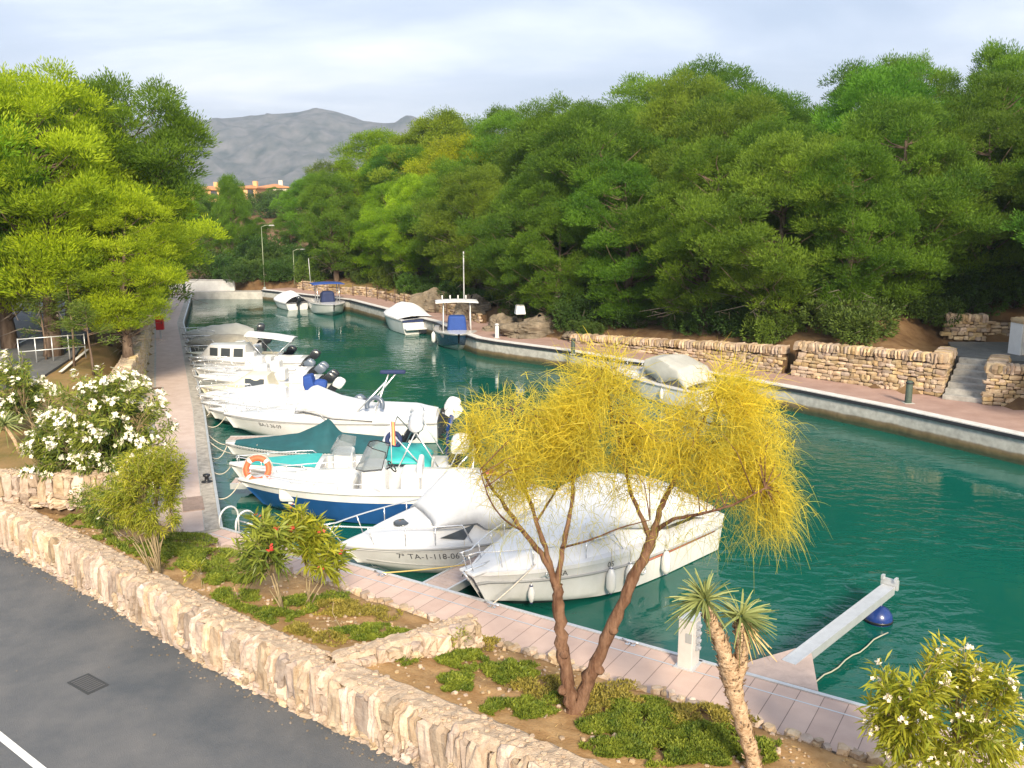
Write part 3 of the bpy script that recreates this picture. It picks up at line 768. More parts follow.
rock(505, 328, 1.0, 1.2, 0.9, 0.7, 8.7, 'rounded grey rock behind the white bollard')
rock(472, 314, 1.2, 1.2, 0.9, 1.0, 5.4, 'pale rock on the bank behind the blue hulled boat')
rock(430, 305, 1.3, 1.6, 1.0, 0.9, 11.0, 'low tan rock behind the white covered boat')
rock(585, 336, 1.1, 1.1, 0.8, 0.55, 14.2, 'low pinkish rock where the ochre wall begins')
rock(655, 322, 1.9, 1.3, 0.7, 0.4, 16.2, 'flat rock lying above the lower ochre wall')
rock(785, 322, 2.3, 1.4, 0.8, 0.5, 19.2, 'grey rock under the pines above the tall ochre wall')
rock(860, 328, 2.5, 0.9, 0.7, 0.45, 23.2, 'small grey rock under the pines close to the steps')

# ---- mountains
M_mtn = mat('mountain_rock', (0.15, 0.145, 0.14), 0.95, scale=0.03, bump=0, color2=(0.018, 0.034, 0.022), spec=0.1, detail=9)
RIDGE = [(-400, 168), (-100, 150), (60, 140), (150, 130), (185, 127), (230, 124), (280, 120), (305, 117), (325, 114), (340, 116), (352, 120), (375, 127), (395, 128), (415, 125), (440, 125), (480, 131), (540, 140), (620, 150), (800, 168), (1100, 180)]
MD = 2100.0
def mtn_h(x, y):
    u = 512 + F_PX * x / 2090.0
    top = (HORIZON - interp(u, RIDGE)) / F_PX * MD + CAM_H
    t = (y - 1450) / (MD - 1450)
    f = sstep(0, 1, t) ** 1.15 if t <= 1 else max(0, 1 - (t - 1) * 0.9)
    n = mnoise.ridged_multi_fractal((x * 0.0052, y * 0.0052, 1.7), 0.9, 2.1, 7, 1.0, 2.0) * 0.5
    r = nz3(x * 0.02, y * 0.02, 4, 6)
    return 12 + (top - 12) * f + (n - 0.75) * 44 * math.sin(math.pi * min(max(t, 0), 1)) ** 1.5 + r * (13 if 0 < t < 0.93 else 3)
m_ = MB()
m_.grid(lambda a, b: (lambda x, y: (x, y, mtn_h(x, y)))(-2200 + 3600 * a, 1400 + 1500 * b), 330, 110)
tag(m_.build('mountains', M_mtn), kind='structure')
# ------------------------------------------------------------------ pines
def ground_at(u, v, z=2.5):
    best = None
    for k in range(400):                       # walk along the sight line until it meets the ground
        y = 25 + k * 0.15; p = aty(u, v, y)
        if p.z <= ground_h(p.x, p.y): return p
    return p
L_PINE = leaf_mat('pine_needles', (0.046, 0.125, 0.014), (0.225, 0.390, 0.034), 0.5, hue_by_object=0.5)
M_BARK = mat('pine_bark', (0.10, 0.065, 0.045), 0.95, scale=6, bump=1.0, bscale=14, color2=(0.24, 0.18, 0.14), spec=0.1, stretch=(1, 1, 0.25))
M_TWIG = mat('grey_twigs', (0.20, 0.17, 0.15), 0.9, var=0.3, scale=5, spec=0.1)

def pine_proto(seed, H, Rr, base, n_pad, per_pad, lean=0.5, leaf=(0.165, 0.038), pad=1.08, flat=1.05, dead=16):
    """one Mediterranean pine: bark trunk with limbs, crown of rounded needle pads"""
    g = np.random.default_rng(seed); rd = random.Random(seed)
    tr = MB()
    pts = []; n = 8; a = rd.random() * 6.28
    for i in range(n):
        t = i / (n - 1)
        pts.append(Vector((math.cos(a) * lean * t * t + 0.18 * math.sin(3 * t + seed), math.sin(a) * lean * t * t + 0.18 * math.sin(2.3 * t + seed * 2) , H * 0.86 * t - 0.25 * (i == 0))))
    tr.tube(pts, [0.030 * H * (1 - 0.85 * i / (n - 1)) * (1.25 if i == 0 else 1) for i in range(n)], 9)
    def trunk_at(z):
        for p, q in zip(pts, pts[1:]):
            if z <= q.z: return p.lerp(q, clamp01((z - p.z) / (q.z - p.z)))
        return pts[-1].copy()
    # pads spread on the shell of an uneven crown
    lob = [(rd.uniform(0, 6.28), rd.uniform(0.1, 0.9), rd.uniform(0.10, 0.32)) for _ in range(7)]
    C = []
    tries = 0
    while len(C) < n_pad and tries < 20000:
        tries += 1
        th = rd.uniform(0, 6.28); t = rd.random()
        prof = math.sin(math.pi * min(1, (0.10 + 0.90 * t))) ** 0.55 if t < 0.5 else math.sqrt(max(0, 1 - ((t - 0.45) / 0.60) ** 2))
        bump = 1.0
        for la, lt, lw in lob:
            dd = math.cos(th - la)
            bump += lw * (1 if dd > 0.6 and abs(t - lt) < 0.22 else -0.25)
        r = Rr * prof * bump * (0.45 + 0.55 * rd.random() ** 0.45)
        z = base * H + (1 - base) * H * t
        c0 = trunk_at(z); p = np.array([c0.x + r * math.cos(th), c0.y + r * math.sin(th), z])
        if all(np.linalg.norm((p - q) * (1, 1, 1.15)) > pad * 0.58 for q, _ in C): C.append((p, th))
    V, Q, T = [], [], []; off = 0
    for i, (p, th) in enumerate(C):
        rp = pad * rd.uniform(0.65, 1.25); m = int(1.25 * per_pad * (rp / pad) ** 2)
        d = rand_dirs(m, g); d[:, 2] = np.where(d[:, 2] < 0, d[:, 2] * 0.45, d[:, 2])
        # break each pad into a few tufts so its edge is knobbly
        tk = rand_dirs(16, g); tk[:, 2] = np.abs(tk[:, 2]) * 0.9 - 0.1
        tk = tk * g.uniform(0.6, 1.0, (16, 1)); ti = g.integers(0, 16, m)
        rad = g.uniform(0.15, 1.0, m) ** 0.6
        loc = tk[ti] * rp * 0.85 + d * (rad * rp * 0.36)[:, None]; loc[:, 2] *= flat
        P = p + loc
        out = unit(loc * (1, 1, 1.2) + np.array([0, 0, 0.35 * rp]))
        D = unit(d * 0.9 + out * 0.7 + np.array([0, 0, 0.35]))
        v, q = leaf_quads(P, D, g.uniform(0.7, 1.3, m) * leaf[0], leaf[1], 0.05, g)
        V.append(v); Q.append(q + off); off += len(v)
        base_t = 0.45 + 0.5 * (rd.random() - 0.5)
        T.append(np.clip(base_t + 0.22 * (g.random(16)[ti] - 0.5) + 0.25 * (g.random(m) - 0.5), 0, 1))
        # limb towards the pad
        if i % 2 == 0 or rd.random() < 0.3:
            r = math.hypot(p[0] - trunk_at(p[2]).x, p[1] - trunk_at(p[2]).y)
            s = trunk_at(max(0.12 * H, p[2] - r * rd.uniform(0.35, 0.8))); e = Vector(p)
            m1 = s.lerp(e, 0.35) + Vector((0, 0, -0.08 * r)); m2 = s.lerp(e, 0.7) + Vector((rd.uniform(-.1, .1) * r, rd.uniform(-.1, .1) * r, -0.05 * r))
            tr.tube([s, m1, m2, e], [0.0055 * H, 0.0036 * H, 0.0022 * H, 0.008], 5)
    # bare lower branches
    for k in range(dead):
        z = rd.uniform(0.10, base + 0.15) * H; s = trunk_at(z); th = rd.uniform(0, 6.28); l = rd.uniform(0.5, 1.15) * Rr * 0.9
        e = s + Vector((math.cos(th) * l, math.sin(th) * l, rd.uniform(-0.3, 0.5) * l)); m1 = s.lerp(e, 0.5) + Vector((0, 0, 0.10 * l))
        tr.tube([s, m1, e], [0.035, 0.02, 0.006], 4, mi=1)
        for _ in range(4):
            f = s.lerp(e, rd.uniform(0.4, 0.95)); tr.tube([f, f + Vector((rd.uniform(-.5, .5), rd.uniform(-.5, .5), rd.uniform(-.4, .25)))], [0.012, 0.003], 3, mi=1)
    root = empty('pine_tree')
    tr.build('trunk', [M_BARK, M_TWIG], root)
    np_mesh('crown', np.concatenate(V), np.concatenate(Q), L_PINE, np.concatenate(T), root)
    return root
PROTO = [
    pine_proto(1, 10, 3.3, 0.16, 118, 820, 0.7),
    pine_proto(2, 10, 3.0, 0.24, 100, 820, 1.1),
    pine_proto(3, 10, 3.6, 0.12, 128, 820, 0.5),
    pine_proto(4, 10, 2.7, 0.28, 88, 840, 0.9),
    pine_proto(5, 10, 3.2, 0.06, 120, 820, 0.6),
]
used_proto = set()
def put_pine(k, x, y, H, rz, label, group, wide=1.0, z=None, colour=(1, 1, 1)):
    if k in used_proto: o = copy_tree(PROTO[k])
    else: o = PROTO[k]; used_proto.add(k)
    o.location = (x, y, (ground_h(x, y) if z is None else z) - 0.05); o.rotation_euler = (0, 0, rz)
    o.scale = (H / 10 * wide, H / 10 * wide, H / 10)
    tag(o, label, 'tree', group)
    for c in o.children: c.color = (*colour, 1)
    return o
random.seed(44)
ORD = ['first', 'second', 'third', 'fourth', 'fifth', 'sixth', 'seventh', 'eighth', 'ninth', 'tenth', 'eleventh', 'twelfth', 'thirteenth', 'fourteenth', 'fifteenth', 'sixteenth', 'seventeenth', 'eighteenth', 'nineteenth', 'twentieth']
# rows of the wood, followed from the steps up the canal
rows = [(5.0, 7.2, 4.3, 'waterside row', 17.5, 1.0), (9.6, 8.6, 4.9, 'second row', 15.5, 1.05), (14.8, 9.2, 5.3, 'third row', 14.0, 1.1), (21.0, 9.4, 6.2, 'skyline row', 12.5, 1.15)]
QRr = QR[::-1]
for d, Hh, step, rname, s_from, wd in rows:
    line = offset_poly(QRr[1:], -d); TL = polyline_len(line)[-1]; s = 8.0; idx = 0
    while s < TL - 1 and idx < 20:
        p, t = along(line, s)
        x, y = p.x + random.uniform(-0.9, 0.9), p.y + random.uniform(-0.9, 0.9)
        s += step * random.uniform(0.82, 1.18)
        if math.hypot(x - 19.5, y - 35) < 3.6: continue
        u = 512 + F_PX * x / max(y, 1)
        if u > 1250: continue
        H = Hh * random.uniform(0.90, 1.16)
        far = sstep(50, 75, y)
        if u > 940: H *= 0.90
        elif 560 < u < 900: H *= 1.06
        H *= 1 + 0.10 * far
        col = random.choice([(1, 1, 1), (0.9, 1, 0.9), (1.1, 1.05, 0.9), (0.85, 0.92, 0.9)])
        if far > 0.5 and random.random() < 0.3: col = (1.9, 1.45, 0.7)
        put_pine(random.choice([0, 2, 4]) if d < 12 else random.randrange(5), x, y, H, random.random() * 6.28,
                 f'green pine, {ORD[idx]} from the stone steps in the {rname} of the canal wood', 'pines of the wood along the canal', wd * random.uniform(0.9, 1.15), colour=col)
        idx += 1
for (u, v, z, H, nm) in ((935, 300, 3.2, 6.5, 'low branched pine filling the gap behind the tall ochre wall'), (985, 296, 3.6, 7.5, 'pine just behind the short stone wall above the landing'), (1045, 300, 3.6, 8.0, 'pine behind the white pillar'), (860, 300, 3.2, 6.5, 'bushy pine behind the small grey rock close to the steps')):
    p = ground_at(u, v); put_pine(4, p.x, p.y, H, u, nm, 'pines of the wood along the canal', 1.05)
# two tall ones that break the skyline on the right
for (u, vtop, y, nm) in ((985, 60, 52, 'tallest dark pine rising above the skyline of the wood'), (915, 72, 56, 'tall grey green pine showing above the wood left of the tallest one'), (1050, 100, 50, 'tall pine above the wood at the far side of the white pillar')):
    b = aty(u, 200, y); top = aty(u, vtop, y); z0 = ground_h(b.x, y)
    put_pine(3, b.x, y, top.z - z0, random.random() * 6, nm, 'pines of the wood along the canal', 0.85, colour=(0.95, 1.0, 0.95))
# trees at the head of the canal and up the valley
k = 0
for (u, vtop, y, wd, col, nm) in (
    (228, 180, 84, 0.55, (0.85, 1, .9), 'dark pine standing behind the white wall at the head of the canal'),
    (252, 238, 86, 1.0, (0.7, .85, .8), 'low dark pine beside the tall lamp post at the canal head'),
    (208, 222, 90, 1.1, (0.7, .85, .8), 'dark pine half hidden behind the left bank pines at the canal head'),
    (308, 182, 92, 1.0, (1.0, 1, .9), 'pine beyond the canal head in front of the pale house'),
    (345, 168, 98, 1.2, (1.05, 1, .9), 'yellow tipped pine beyond the canal head, near the mountain foot'),
    (385, 148, 100, 1.2, (0.95, 1, .9), 'tall far pine whose crown stands against the mountain'),
    (425, 140, 98, 1.2, (1.6, 1.3, .8), 'far yellowish pine just under the mountain skyline'),
    (465, 132, 96, 1.2, (1.0, 1.0, .9), 'far green pine where the mountain meets the wood'),
    (288, 214, 100, 1.2, (0.9, .95, .9), 'small pine between the far field and the wood'),
    (232, 186, 120, 0.5, (0.9, 1, .9), 'slim pine rising in front of the orange villa'),
    (200, 204, 140, 1.2, (0.8, .95, .9), 'pine below the orange villa roof'),
    (272, 204, 170, 1.3, (0.8, .95, .9), 'round dark pine below the pale far house'),
    (175, 172, 110, 1.2, (0.9, 1, .9), 'pine behind the left bank under the mountain'),
):
    b = aty(u, 200, y); top = aty(u, vtop, y); z0 = ground_h(b.x, y); H = max(3.5, top.z - z0)
    put_pine(k % 5, b.x, y, H, k * 1.3, nm, 'far pines at the head of the canal', wd, colour=col); k += 1
# left bank
LP = [  # u of trunk, y, u/v of top, proto, width, colour, label
    (48, 34.6, 78, 1, 1.05, (2.7, 2.1, 0.8), 'big yellow green pine with two pale trunks on the left bank'),
    (12, 37.0, 88, 0, 1.0, (2.5, 2.0, 0.8), 'bright pine at the far left edge behind the two trunk pine'),
    (128, 41.0, 92, 0, 1.05, (1.05, 1.05, 0.85), 'dark domed pine standing high behind the yellow green pines'),
    (100, 39.0, 150, 3, 1.2, (2.5, 2.0, 0.8), 'yellow green pine under the dark domed pine on the left bank'),
    (122, 34.8, 205, 1, 1.15, (2.5, 2.0, 0.8), 'bright bushy pine on the bank edge with a dark leaning trunk'),
    (133, 44.5, 170, 0, 1.2, (2.1, 1.8, 0.8), 'light green pine spreading over the left quay by the red box'),
    (143, 53.0, 172, 0, 1.0, (1.3, 1.3, 0.8), 'pine overhanging the covered boats on the left quay'),
    (160, 63.0, 190, 0, 1.1, (1.3, 1.3, 0.85), 'narrow pine past the last boats of the left quay'),
    (70, 46.0, 112, 3, 1.2, (1.3, 1.3, 0.85), 'tall pine between the two trunk pine and the dark domed pine'),
    (-60, 33.0, 70, 1, 1.1, (1.7, 1.5, 0.8), 'pine beyond the left edge of the bank'),
]
for u, y, vt, k, wd, col, nm in LP:
    b = aty(u, 330, y); top = aty(u, vt, y); z0 = max(ground_h(b.x, y), 1.8)
    put_pine(k, b.x, y, top.z - z0, random.random() * 6.28, nm, 'pines on the left bank', wd, z0, colour=col)
print('pines', len([o for o in bpy.data.objects if o.name.startswith('pine_tree')]))

# slim saplings on the bank edge
L_SAP = leaf_mat('sapling_needles', (0.07, 0.13, 0.02), (0.20, 0.27, 0.04), 0.4)
def sapling(u, v, H, seed, label):
    p = at(u, v, 2.05); rd = random.Random(seed); g = np.random.default_rng(seed)
    root = empty('young_pine', p, 0, label, 'tree', 'young pines on the bank edge')
    t = MB(); tp = [Vector((0.05 * math.sin(i + seed), 0.05 * math.cos(i * 1.4 + seed), H * i / 5 - (0.1 if i == 0 else 0))) for i in range(6)]; t.tube(tp, [0.05 - 0.008 * i for i in range(6)], 6)
    P, D = [], []
    for k in range(18):
        z = rd.uniform(0.4, 1.0) * H; th = rd.random() * 6.28; l = 0.9 * (1.15 - z / H) + 0.25; s = Vector((0, 0, z)); e = s + Vector((math.cos(th) * l, math.sin(th) * l, 0.25 * l)); t.tube([s, e], [0.016, 0.005], 4)
        for _ in range(110):
            f = rd.uniform(0.3, 1.05); q = s.lerp(e, f); P.append((q.x + rd.gauss(0, .08), q.y + rd.gauss(0, .08), q.z + rd.gauss(0, .08))); D.append((math.cos(th) + rd.gauss(0, .6), math.sin(th) + rd.gauss(0, .6), rd.gauss(.4, .5)))
    t.build('trunk', M_BARK, root)
    v_, q_ = leaf_quads(np.array(P), unit(np.array(D)), 0.16, 0.022, 0.1, g); np_mesh('crown', v_, q_, L_SAP, g.random(len(P)), root)
sapling(75, 366, 3.2, 5, 'slim young pine with thin pale foliage beside the white railing')
sapling(46, 362, 2.6, 6, 'thin young pine at the parking edge below the two trunk pine')
sapling(92, 372, 2.3, 7, 'smallest young pine in front of the dark leaning trunk')

# ---- shrubs under the wood
L_BUSH = leaf_mat('lentisk_leaves', (0.022, 0.058, 0.014), (0.095, 0.175, 0.028), 0.3, hue_by_object=0.5)
def bush_proto(seed, n=9000):
    g = np.random.default_rng(seed); rd = random.Random(seed)
    cs = np.array([[rd.uniform(-.75, .75), rd.uniform(-.75, .75), rd.uniform(0.2, 0.75)] for _ in range(26)]); rs = g.uniform(0.22, 0.42, 26)
    k = g.integers(0, 26, n); d = rand_dirs(n, g); P = cs[k] + d * (rs[k] * g.uniform(0.5, 1.0, n) ** 0.5)[:, None]; P[:, 2] = np.maximum(P[:, 2], 0.02)
    v, q = leaf_quads(P, unit(d + np.array([0, 0, .4])), g.uniform(0.05, .10, n), 0.035, 0.1, g)
    root = empty('shrub'); st = MB()
    for _ in range(9):
        c = cs[rd.randrange(26)]; st.tube([(0, 0, -0.1), (c[0] * .4, c[1] * .4, c[2] * .5), tuple(c)], [0.03, 0.02, 0.006], 5)
    st.build('stem', M_TWIG, root); np_mesh('foliage', v, q, L_BUSH, np.clip(0.3 + 0.5 * g.random(26)[k] + 0.2 * (g.random(n) - .5), 0, 1), root)
    return root
BUSH = [bush_proto(101), bush_proto(102)]; used_b = set()
def put_bush(k, x, y, sx, sz, label, group='shrubs under the canal wood', colour=(1, 1, 1), z=None):
    o = copy_tree(BUSH[k]) if k in used_b else BUSH[k]; used_b.add(k)
    o.location = (x, y, (ground_h(x, y) if z is None else z) - 0.08); o.rotation_euler = (0, 0, x * 3.1); o.scale = (sx, sx * random.uniform(0.8, 1.1), sz); tag(o, label, 'shrub', group)
    for c in o.children: c.color = (*colour, 1)
random.seed(9)
line = offset_poly(QRr[1:], -4.1); TL = polyline_len(line)[-1]; s = 9.0; i = 0
while s < TL and i < 20:
    p, t = along(line, s); s += random.uniform(2.6, 4.2)
    x, y = p.x + random.uniform(-.6, 1.0), p.y + random.uniform(-.6, .9)
    if math.hypot(x - 19, y - 34.5) < 4.6: continue
    put_bush(i % 2, x, y, random.uniform(1.2, 2.0), random.uniform(1.1, 2.0), f'dark green shrub, {ORD[i]} from the stone steps along the foot of the wood', colour=random.choice([(1, 1, 1), (1.5, 1.4, 1), (.8, .9, .9)])); i += 1
line = offset_poly(QRr[1:], -7.6); s = 10.0; i = 0
while s < TL and i < 20:
    p, t = along(line, s); s += random.uniform(3.0, 4.6)
    x, y = p.x + random.uniform(-1, 1.0), p.y + random.uniform(-1, 1)
    if math.hypot(x - 19.5, y - 35) < 4.8: continue
    put_bush(i % 2, x, y, random.uniform(1.3, 2.2), random.uniform(1.4, 2.6), f'dark shrub between the pine trunks, {ORD[i]} from the stone steps', colour=random.choice([(1, 1, 1), (1.3, 1.3, 1), (.7, .85, .9)])); i += 1
for (u, v, z, sx, sz, nm) in ((922, 322, 2.7, 1.5, 1.5, 'dark rounded shrub left of the short stone wall above the landing'), (962, 312, 3.1, 1.7, 1.6, 'shrub right behind the short stone wall above the landing'), (940, 304, 3.6, 2.0, 2.2, 'taller shrub higher up behind the short stone wall'), (1014, 308, 3.4, 1.8, 1.8, 'shrub leaning over the stepped wall behind the pillar'), (985, 296, 4.2, 2.4, 2.6, 'large dark shrub uphill of the landing'), (585, 335, 1.3, 1.0, 0.9, 'small dark green shrub on the end of the grey rock outcrop'), (690, 330, 2.2, 1.2, 1.2, 'shrub above the lower ochre wall where the trunks show'), (760, 322, 2.6, 1.4, 1.3, 'dense dark shrub just above the tall ochre wall'), (1000, 288, 4.0, 1.5, 1.3, 'shrub behind the white pillar and stepped wall')):
    p = ground_at(u, v); put_bush(1, p.x, p.y, sx, sz, nm)
for (x, y, sx, sz, nm) in ((-25.2, 80.9, 1.9, 2.3, 'dark bush just right of the pale pot on the canal head wall'), (-21.6, 80.7, 1.8, 1.9, 'dark low bush right beside the foot of the tall lamp post'), (-18.2, 79.2, 1.7, 1.9, 'dark bush between the two lamp posts'), (-27.5, 82.5, 2.2, 2.4, 'dark bush behind the white wall of the canal head'), (-23.0, 83.0, 2.4, 2.6, 'dark bush beside the tall lamp post at the canal head'), (-19.0, 82, 2.0, 2.0, 'round bush at the corner of the canal head'), (-31, 80, 2.2, 2.6, 'bush where the left quay meets the canal head'), (-15.5, 79, 2.2, 2.2, 'bush by the second lamp post near the canal head')):
    put_bush(0, x, y, sx, sz, nm, 'bushes at the canal head', (0.8, 0.9, 0.85))
for (u, v, sx, nm) in ((243, 281, 1.5, 'dark bush at the water head just behind the pot'), (258, 279, 1.7, 'dark bush at the foot of the tall lamp post'), (274, 279, 1.7, 'dark bush between the lamp posts by the far quay'), (289, 280, 1.5, 'dark bush behind the second lamp post'), (262, 268, 2.2, 'larger dark bush uphill of the tall lamp post'), (280, 268, 2.0, 'larger dark bush uphill of the second lamp post')):
    p = ground_at(u, v); put_bush(1, p.x, p.y, sx, sx * 1.1, nm, 'bushes at the canal head', (0.8, 0.9, 0.85))
random.seed(31)
for i in range(12):
    x = -62 + 4.2 * i + random.uniform(-1, 1); y = 150 + random.uniform(-8, 20)
    put_bush(i % 2, x, y, random.uniform(2.5, 4.5), random.uniform(2.0, 3.5), f'far green bush, {ORD[i]} along the field edge below the villas, from the left', 'far bushes below the villas', (0.9, 1, .9))
# ------------------------------------------------------------------ planting in front
L_GOLD = leaf_mat('golden_strands', (0.38, 0.38, 0.07), (0.88, 0.70, 0.06), 0.5, rough=0.5)
M_GBARK = mat('smooth_brown_bark', (0.085, 0.040, 0.024), 0.95, scale=9, bump=1.6, bscale=26, color2=(0.22, 0.13, 0.085), spec=0.15, stretch=(1, 1, 0.3))
def golden_tree():
    base = bed_at(572, 712); Y = base.y; rd = random.Random(3); g = np.random.default_rng(3)
    root = empty('golden_tree', base, 0, 'yellow weeping tree with two brown stems leaning apart in the planting bed', 'tree')
    P = lambda u, v, dy=0.0: aty(u, v, Y + dy) - base
    t = MB()
    def limb(uvd, r0, r1, n=8):
        ps = [P(*q) for q in uvd]
        # smooth the limb
        out = []
        for i in range(len(ps) - 1):
            p0, p1, p2, p3 = ps[max(i - 1, 0)], ps[i], ps[i + 1], ps[min(i + 2, len(ps) - 1)]
            for k in range(5):
                s = k / 5; out.append(0.5 * ((2 * p1) + (p2 - p0) * s + (2 * p0 - 5 * p1 + 4 * p2 - p3) * s * s + (3 * p1 - p0 - 3 * p2 + p3) * s ** 3))
        out.append(ps[-1]); m = len(out)
        for i in range(1, m - 1): out[i] = out[i] + Vector((mnoise.noise((i * .9, r0 * 50, 1)), mnoise.noise((i * .9, r0 * 50, 7)), 0)) * r0 * .45
        rr = [0.84 * (r0 + (r1 - r0) * (i / (m - 1)) ** 0.8) * (1 + 0.16 * math.sin(i * 1.7 + r0 * 90) * math.sin(i * .7)) for i in range(m)]
        t.tube(out, rr, n); return out
    limbs = []
    limbs.append(limb([(575, 722), (570, 700), (566, 670), (561, 635), (559, 605), (557, 585)], 0.135, 0.085, 12))
    limbs.append(limb([(574, 722), (584, 690), (600, 655), (617, 615), (634, 578), (648, 548), (655, 528)], 0.13, 0.075, 12))
    limbs.append(limb([(557, 590), (545, 560), (522, 530), (503, 503), (486, 478), (474, 440)], 0.060, 0.014))
    limbs.append(limb([(557, 592), (548, 555), (536, 520), (525, 485), (520, 440), (512, 410)], 0.055, 0.014))
    limbs.append(limb([(557, 588), (563, 550), (570, 515), (575, 470), (590, 420), (602, 372)], 0.055, 0.012))
    limbs.append(limb([(561, 548, 0), (590, 540, -.4), (620, 528, -.7), (650, 520, -.9)], 0.022, 0.008, 6))
    limbs.append(limb([(653, 535), (660, 510), (670, 488), (690, 450), (706, 415), (722, 385)], 0.062, 0.014))
    limbs.append(limb([(651, 540), (641, 515), (630, 490), (622, 455), (612, 415), (605, 380)], 0.045, 0.012))
    limbs.append(limb([(655, 532), (672, 520, -.3), (700, 514, -.6), (732, 505, -.8), (765, 488, -.8)], 0.040, 0.010))
    limbs.append(limb([(672, 488), (676, 460, .5), (672, 430, .9), (665, 405, 1.1)], 0.026, 0.010))
    limbs.append(limb([(690, 452), (720, 440, .4), (750, 425, .6), (775, 415, .7)], 0.026, 0.008))
    limbs.append(limb([(536, 522), (556, 490, .7), (575, 455, 1.1), (588, 430, 1.3)], 0.024, 0.008))
    limbs.append(limb([(524, 532), (505, 520, -.6), (490, 500, -.9), (480, 470, -1.0)], 0.020, 0.007))
    for (u, v) in ((566, 652), (562, 688), (600, 668), (612, 628)):
        p = P(u, v); t.lathe([(0.05, -0.05), (0.075, -0.01), (0.05, 0.05), (0.02, 0.075)], p + Vector((rd.uniform(-.05, .05), -0.06, 0)), 8)
    # crown nodes: (u, v, radius u, radius v, depth, how many)
    E = [(540, 445, 62, 52, 1.0, 34), (597, 392, 38, 34, 0.6, 17), (588, 440, 52, 50, 1.1, 30), (650, 450, 46, 50, 1.0, 22), (722, 430, 56, 52, 1.0, 34), (758, 465, 36, 42, 0.7, 20), (772, 520, 20, 30, 0.4, 10), (477, 432, 12, 30, 0.35, 7), (700, 478, 42, 26, 0.7, 10), (735, 392, 20, 22, 0.4, 7), (508, 480, 30, 22, 0.5, 8)]
    SP, SD, SL, SW, SG, TT = [], [], [], [], [], []
    cc = P(630, 480)
    for (u, v, ru, rv, dp, n) in E:
        for _ in range(int(n * 1.75)):
            while True:
                a, b, c = rd.uniform(-1, 1), rd.uniform(-1, 1), rd.uniform(-1, 1)
                if a * a + b * b + c * c < 1: break
            q = P(u + a * ru, v + b * rv, c * dp)
            # twig from the nearest limb
            best = min((p for l in limbs for p in l[3:]), key=lambda p: (p - q).length)
            mid = best.lerp(q, 0.55) + Vector((rd.uniform(-.06, .06), rd.uniform(-.06, .06), 0.10 * (q - best).length))
            t.tube([best, mid, q], [0.009, 0.006, 0.003], 4)
            ray_ = (q - best).normalized() if (q - best).length > 0.05 else Vector((0, 0, 1))
            m = rd.randrange(60, 110); tn = 0.25 + 0.5 * rd.random() + 0.22 * (b < -0.2)
            f = g.random(m)[:, None] ** 0.7
            pos = (np.array(mid)[None] * (1 - f) + np.array(q)[None] * f) + g.normal(0, 0.12, (m, 3))
            out = np.array(ray_) * 0.55 + np.array((q - cc).normalized()) * 0.35 + np.array([0, 0, 0.42])
            SP.append(pos); SD.append(unit(out[None] + g.normal(0, 0.8, (m, 3)))); SL.append(g.uniform(0.14, 0.42, m)); SW.append(g.uniform(0.005, 0.010, m)); SG.append(g.uniform(0.05, 0.60, m) + (.35 if u > 740 else 0)); TT.append(np.repeat(np.clip(tn + g.normal(0, 0.16, m), 0, 1), 4))
    # sparse hanging wisps below the crown
    m = 1500; ue = g.uniform(490, 770, m); ve = g.uniform(465, 545, m); pos = np.array([tuple(P(a, b, c)) for a, b, c in zip(ue, ve, g.uniform(-.8, .8, m))])
    SP.append(pos); SD.append(unit(g.normal(0, 1, (m, 3)) + np.array([0, 0, -.3]))); SL.append(g.uniform(0.15, 0.35, m)); SW.append(np.full(m, 0.006)); SG.append(g.uniform(0.3, .9, m)); TT.append(np.repeat(g.uniform(0.0, 0.35, m), 4))
    t.build('trunk', M_GBARK, root)
    V, Q = strand_quads(np.concatenate(SP), np.concatenate(SD), np.concatenate(SL), np.concatenate(SW), np.concatenate(SG), 4, g)
    np_mesh('crown', V, Q, L_GOLD, np.concatenate(TT), root)
golden_tree()

